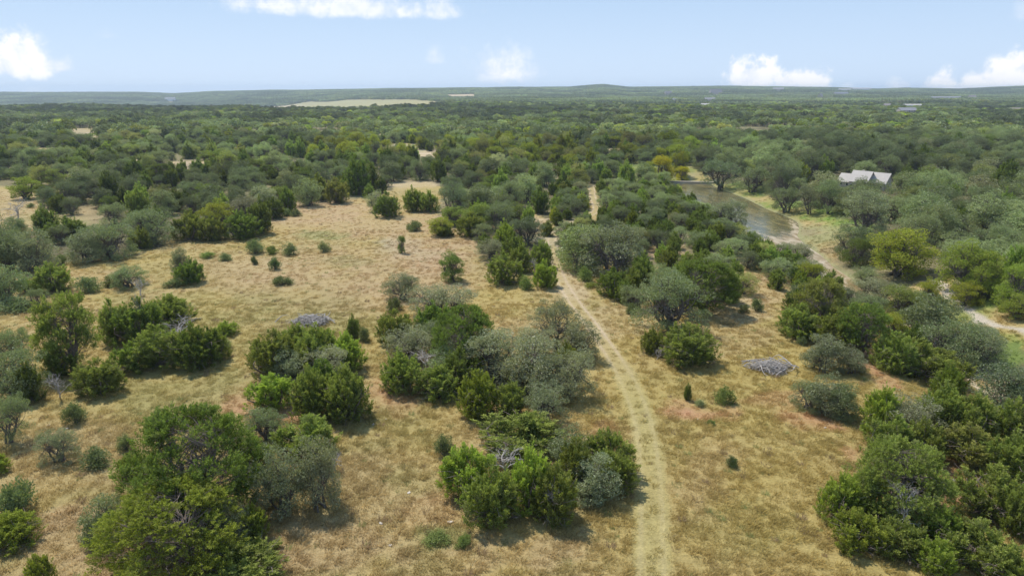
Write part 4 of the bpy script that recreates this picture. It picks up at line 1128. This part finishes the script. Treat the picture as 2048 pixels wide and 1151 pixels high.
# ------------------------------------------------------------------ boxes and roofs
M_WHITE = plain_mat('white_painted_metal', (.80, .80, .79), .45, .05); M_ROOFW = plain_mat('pale_metal_roof', (.46, .42, .375), .7, .14, .5)
M_ROOFG = plain_mat('grey_shingle', (.27, .26, .27), .85, .2); M_ROOFB = plain_mat('brown_shingle', (.33, .27, .23), .85, .2)
M_TAN = plain_mat('tan_stucco', (.55, .46, .36), .85, .1); M_STONE = plain_mat('limestone_wall', (.50, .44, .36), .85, .25)
M_GLASS = plain_mat('window_glass', (.03, .04, .05), .08, .1); M_CONC = plain_mat('weathered_concrete', (.50, .44, .36), .9, .25, 1.5)
def box(V, F, x0, x1, y0, y1, z0, z1):
    n = len(V); V += [(x0, y0, z0), (x1, y0, z0), (x1, y1, z0), (x0, y1, z0), (x0, y0, z1), (x1, y0, z1), (x1, y1, z1), (x0, y1, z1)]
    F += [(n, n+3, n+2, n+1), (n+4, n+5, n+6, n+7), (n, n+1, n+5, n+4), (n+1, n+2, n+6, n+5), (n+2, n+3, n+7, n+6), (n+3, n, n+4, n+7)]
def gable_wall(w, d, h, rh):
    V = [(-w/2, -d/2, -1.5), (w/2, -d/2, -1.5), (w/2, d/2, -1.5), (-w/2, d/2, -1.5), (-w/2, -d/2, h), (w/2, -d/2, h), (w/2, d/2, h), (-w/2, d/2, h), (-w/2, 0, h+rh), (w/2, 0, h+rh)]
    return V, [(0, 3, 2, 1), (0, 1, 5, 4), (2, 3, 7, 6), (1, 2, 6, 9, 5), (3, 0, 4, 8, 7)]
def gable_roof(w, d, h, rh, ov=.5, th=.16, ribs=True):
    V, F = [], []; k = rh/(d/2); w2 = w/2+ov; e = d/2+ov; ze = h-ov*k
    for s in (-1, 1):
        n = len(V); V += [(-w2, s*e, ze+.03), (w2, s*e, ze+.03), (w2, 0, h+rh+.03), (-w2, 0, h+rh+.03), (-w2, s*e, ze+.03+th), (w2, s*e, ze+.03+th), (w2, 0, h+rh+.03+th), (-w2, 0, h+rh+.03+th)]
        f = [(n, n+3, n+2, n+1), (n+4, n+5, n+6, n+7), (n, n+1, n+5, n+4), (n+1, n+2, n+6, n+5), (n+2, n+3, n+7, n+6), (n+3, n, n+4, n+7)]
        F += f if s < 0 else [tuple(reversed(q)) for q in f]
        if ribs:
            x = -w2+.4
            while x < w2-.1:
                n = len(V); z0 = ze+.03+th-.01; z1 = h+rh+.03+th-.01
                V += [(x, s*e, z0), (x+.05, s*e, z0), (x+.05, 0, z1), (x, 0, z1), (x, s*e, z0+.06), (x+.05, s*e, z0+.06), (x+.05, 0, z1+.06), (x, 0, z1+.06)]
                F += [(n+4, n+5, n+6, n+7), (n, n+1, n+5, n+4), (n+1, n+2, n+6, n+5), (n+3, n, n+4, n+7)]; x += .6
    return V, F
RM = {'white': M_ROOFW, 'grey': M_ROOFG, 'brown': M_ROOFB}; WM = {'white': M_WHITE, 'tan': M_TAN, 'stone': M_STONE}
def pt(name, V, F, m, parent, loc=(0, 0, 0), rz=0):
    o = link(name, mesh_from(name, V, [tuple(f) for f in F], [m]), parent); o.location = loc; o.rotation_euler = (0, 0, rz); return o
for hs, g in zip(HOUSES, HPOS):
    if g is None: continue
    px, py, w, d, wh, rh, rc, wc, rot, lab, cat = hs
    if py < 206: wh *= 1.6; rh *= 1.5
    t = thing(cat.replace(' ', '_'), (g[0], g[1], g[2]), rot, lab, cat)
    V, F = gable_wall(w, d, wh, rh); pt('wall', V, F, WM[wc], t)
    V, F = gable_roof(w, d, wh, rh, ribs=False); pt('roof', V, F, RM[rc], t)
    nwin = max(2, int(w/7)); V, F = [], []
    for k in range(nwin):
        x = -w/2+(k+.5)*w/nwin; V, F = [], []; box(V, F, x-.8, x+.8, -d/2-.05, -d/2+.02, 1, 2.4); pt('window', V, F, M_GLASS, t)
# the ranch house in the oaks
g = MAINH
t = thing('ranch_house', (g[0], g[1], g[2]), math.radians(-50), 'house with pale metal gabled roofs half hidden among oaks right of the pond', 'house'); t.scale = (.60, .60, .62)
def wing(w, d, h, rh, loc, rz, nw=2):
    V, F = gable_wall(w, d, h, rh); wl = pt('wall', V, F, M_STONE, t, loc, rz)
    V, F = gable_roof(w, d, h, rh, .7); pt('roof', V, F, M_ROOFW, t, loc, rz)
    for k in range(nw):
        x = -w/2+(k+.5)*w/nw
        V, F = [], []; box(V, F, x-.6, x+.6, -d/2-.04, -d/2+.03, .9, 2.3); f = pt('window', V, F, M_WHITE, wl)
        V, F = [], []; box(V, F, x-.5, x+.5, -d/2-.07, -d/2-.02, 1.0, 2.2); pt('pane', V, F, M_GLASS, f)
        V, F = [], []; box(V, F, w/2-.02, w/2+.05, -.5+.0, .5, h*.9, h*.9+1.1)
    V, F = [], []; box(V, F, w/2-.02, w/2+.06, -.6, .6, 1, 2.6); pt('window', V, F, M_GLASS, wl)
wing(9, 10, 4.0, 4.6, (0, 0, 0), 0, 3)
wing(7.6, 9, 3.9, 4.2, (8.4, 3.2, 0), 0, 2)
wing(6.5, 8, 3.2, 3.4, (-7.8, .8, 0), 0, 2)
V, F = [], []; box(V, F, -1.0, -.1, 1.0, 1.9, 5, 8.9); pt('chimney', V, F, M_STONE, t)
V, F = [], []; box(V, F, -1.1, 0, .9, 2.0, 8.9, 9.05); pt('chimney_cap', V, F, M_CONC, t)

# dam
a = np.array(on_plane(1325, 364, -2.6)); b = np.array(on_plane(1432, 366, -2.6)); c = (a+b)/2; L = np.linalg.norm(b-a)
t = thing('low_dam', (c[0], c[1]+1.6, -3.4), math.atan2(b[1]-a[1], b[0]-a[0]), 'low pale concrete dam wall closing the far end of the pond', 'dam')
V, F = [], []; box(V, F, -L/2, L/2, -.4, .4, -1, .9); pt('weir_wall', V, F, M_CONC, t)
V, F = [], []; box(V, F, -L/2-.2, L/2+.2, -.55, .55, .9, 1.05); pt('coping', V, F, M_CONC, t)
for s in (-1, 1):
    V, F = [], []; box(V, F, s*L/2-.5, s*L/2+.5, -.9, 1.2, -1, 1.5); pt('abutment', V, F, M_STONE, t)

# ------------------------------------------------------------------ brush piles, rocks
def brush_pile(x0, y0, x1, y1, label, seed):
    global rng; rng = np.random.default_rng(seed); g = ground_at((x0+x1)/2, y1-(y1-y0)*.5); zc = g[1]*CP-(g[2]-CAM_H)*SP; w = (x1-x0)*zc/FPX
    dp = w*.62; G = Geo()
    for i in range(620):
        a = rng.random()*2*PI; r = math.sqrt(rng.random())*(.78+.22*math.sin(3*a+seed)+.14*math.sin(7*a)); c = np.array([math.cos(a)*r*w*.44, math.sin(a)*r*dp*.46, (.1+.95*rng.random()*(1-r**2)+.12)*.75])
        d = unit(1)[0]*np.array([1, 1, .28]); L = .3+.75*rng.random(); G.tube(curve(c-d*L, c+d*L, 4, .1), np.linspace(.028, .008, 4), 0, 3)
    for i in range(34):
        c = np.array([rng.normal()*w*.24, rng.normal()*dp*.24, .25+.4*rng.random()]); d = unit(1)[0]*np.array([1, 1, .35])
        G.tube(curve(c-d*1.2, c+d*1.3, 6, .12), np.linspace(.075, .02, 6), 0, 5)
    o = link('brush_pile', G.mesh('brush_pile', [M_DEAD], 0), None, label=label, category='brush pile', group='piles of dead branches')
    o.location = (g[0], g[1], g[2])
brush_pile(578, 624, 668, 668, 'grey brush pile of dead branches in the left meadow above the juniper clump', 5)
brush_pile(1492, 722, 1590, 756, 'flat grey brush pile of dead branches in the right hand meadow', 6)
M_ROCK = plain_mat('limestone', (.56, .50, .42), .9, .25, 4)
def rock(px, py, s, label, seed):
    global rng; rng = np.random.default_rng(seed); g = ground_at(px, py)
    import bmesh
    bm = bmesh.new(); bmesh.ops.create_icosphere(bm, subdivisions=2, radius=1)
    off = rng.normal(size=3)
    for v in bm.verts:
        n = 1+.35*math.sin(v.co.x*2.3+off[0]*4)*math.cos(v.co.y*2.7+off[1]*4)+.15*math.sin(v.co.z*5+off[2]*5)
        v.co = Vector((round(v.co.x*n*2.2)/2.2*.6+v.co.x*n*.4, v.co.y*n*.8, v.co.z*n*.42))*s
    me = bpy.data.meshes.new('rock'); bm.to_mesh(me); bm.free(); me.materials.append(M_ROCK)
    o = link('rock', me, None, label=label, category='rock', group='small pale rocks in the grass'); o.location = (g[0], g[1], g[2]+s*.12); o.rotation_euler = (0, 0, seed)
ROCKS = [(747,848,.28,'pale rock in the gap between the two central juniper clumps'),(772,838,.2,'small pale rock right of the one in the gap'),(762,1046,.26,'small white rock in bare grass left of the bottom clump'),
 (781,1090,.2,'flat stone low in the grass at the bottom centre'),(900,1044,.34,'grey stone at the foot of the bottom centre juniper clump'),(818,985,.24,'pale stone left of the bottom centre clump'),
 (97,850,.25,'white stone in the grass near the left edge'),(134,856,.2,'second white stone near the left edge, further right'),(1395,838,.2,'small stone on the reddish bare patch'),
 (1905,960,.35,'reddish pale rock on the bare strip between the right junipers'),(1650,855,.22,'stone on the bare soil below the right oak thicket'),(330,700,.2,'stone in the grass below the left snag')]
for k, (a, b, s, lab) in enumerate(ROCKS): rock(a, b, s*.6, lab, k+3)

# ------------------------------------------------------------------ grass
def blade_tuft(seed, n, h, spread, w, lean=.35, dirx=None):
    global rng; rng = np.random.default_rng(seed); g = Geo()
    a = rng.random(n)*2*PI; r = np.sqrt(rng.random(n))*spread
    c = np.stack([np.cos(a)*r, np.sin(a)*r, np.zeros(n)-.02], 1)
    d = np.stack([np.cos(a)*lean*rng.random(n)+.28, np.sin(a)*lean*rng.random(n)-.12, np.ones(n)], 1)+rng.normal(size=(n, 3))*.16
    g.leaves(c, d, h, w, 1, rng.random(n)); return g
def grass_mat():
    m = bpy.data.materials.new('grass_blades'); m.use_nodes = True; t = m.node_tree; t.nodes.clear(); N = NT(t)
    r = N.n('ShaderNodeAttribute', attribute_name='rnd').outputs['Fac']; ti = N.n('ShaderNodeAttribute', attribute_name='color', attribute_type='INSTANCER')
    k = N.m('ADD', .85, N.m('MULTIPLY', r, .4)); cv = N.n('ShaderNodeCombineXYZ', ins={0: k, 1: k, 2: k})
    c = N.mix(1.0, ti.outputs['Color'], cv.outputs[0], 'MULTIPLY')
    df = N.n('ShaderNodeBsdfDiffuse', ins={'Color': c}); tr = N.n('ShaderNodeBsdfTranslucent', ins={'Color': c})
    ms = N.n('ShaderNodeMixShader', ins={0: .48, 1: df.outputs[0], 2: tr.outputs[0]}); N.n('ShaderNodeOutputMaterial', ins={'Surface': ms.outputs[0]})
    return m
M_GRASS = grass_mat()
gm = [blade_tuft(201, 55, .42, .42, .035).mesh('tuft', [M_GRASS], 1), blade_tuft(202, 60, .34, .5, .035).mesh('tuft', [M_GRASS], 1),
      blade_tuft(203, 45, .60, .30, .04, .5).mesh('tuft', [M_GRASS], 1), blade_tuft(204, 50, .24, .55, .035, .8).mesh('tuft', [M_GRASS], 1)]
def grass_pts():
    out = []
    for y0, y1, dens in ((33, 60, 8.5), (60, 95, 5), (95, 150, 2.2), (150, 210, .8)):
        hw = .82*y1; n = int((y1-y0)*2*hw*dens); x = r2.uniform(-hw, hw, n); y = r2.uniform(y0, y1, n); z = height(x, y)
        px, py, zc = project(x, y, z); ok = (px > -60) & (px < 2110) & (py < 1200)
        x, y, z = x[ok], y[ok], z[ok]; c, g = cover(x, y, z)
        cl = fbm(x/1.7, y/1.7, 3, 66)
        p = g*(.72+.5*sstep(cl, .4, .62)); k = r2.random(len(x)) < p
        x, y, z, c, g, cl = x[k], y[k], z[k], c[k], g[k], cl[k]; n = len(x)
        u = r2.random(n); v = r2.random(n)
        tint = c*(1.12+.30*u[:, None]); wd = v > .965; tint[wd] = np.array((.24, .26, .10))*(.8+.7*u[wd, None]); pl = v < .10; tint[pl] = tint[pl]*1.22+.02
        br = (v > .93) & (v < .955); tint[br] = np.array((.30, .22, .13))*(.8+.5*u[br, None])
        s = (.45+.55*r2.random(n)**1.5)*(.6+.5*g)*np.where(wd, .8, 1)
        for i in range(n): out.append((x[i], y[i], z[i], int(u[i]*3.99), (v[i]-.5)*2.2, s[i]*1.25, s[i]*.62, *tint[i]))
    return out
gp_ = grass_pts(); print('grass', len(gp_))
stuff_points('dry_grass', gp_, gm, 'dry golden and tan grass tufts covering the open meadow', 'grass')

# ------------------------------------------------------------------ air
def haze():
    m = bpy.data.materials.new('haze'); m.use_nodes = True; t = m.node_tree; t.nodes.clear(); N = NT(t)
    v = N.n('ShaderNodeVolumePrincipled'); v.inputs['Color'].default_value = (.72, .86, 1, 1); v.inputs['Density'].default_value = HAZE_D; v.inputs['Anisotropy'].default_value = .3
    N.n('ShaderNodeOutputMaterial', ins={'Volume': v.outputs[0]})
    V, F = [], []; box(V, F, -7800, 7800, -1700, 7800, float(GZ.min())-1, max(float(GZ.max())+14, CAM_H+8))
    link('haze', mesh_from('haze', V, F, [m]), None, kind='stuff', label='thin bluish air haze over the whole landscape', category='haze')
HAZE_D = .00012
haze()
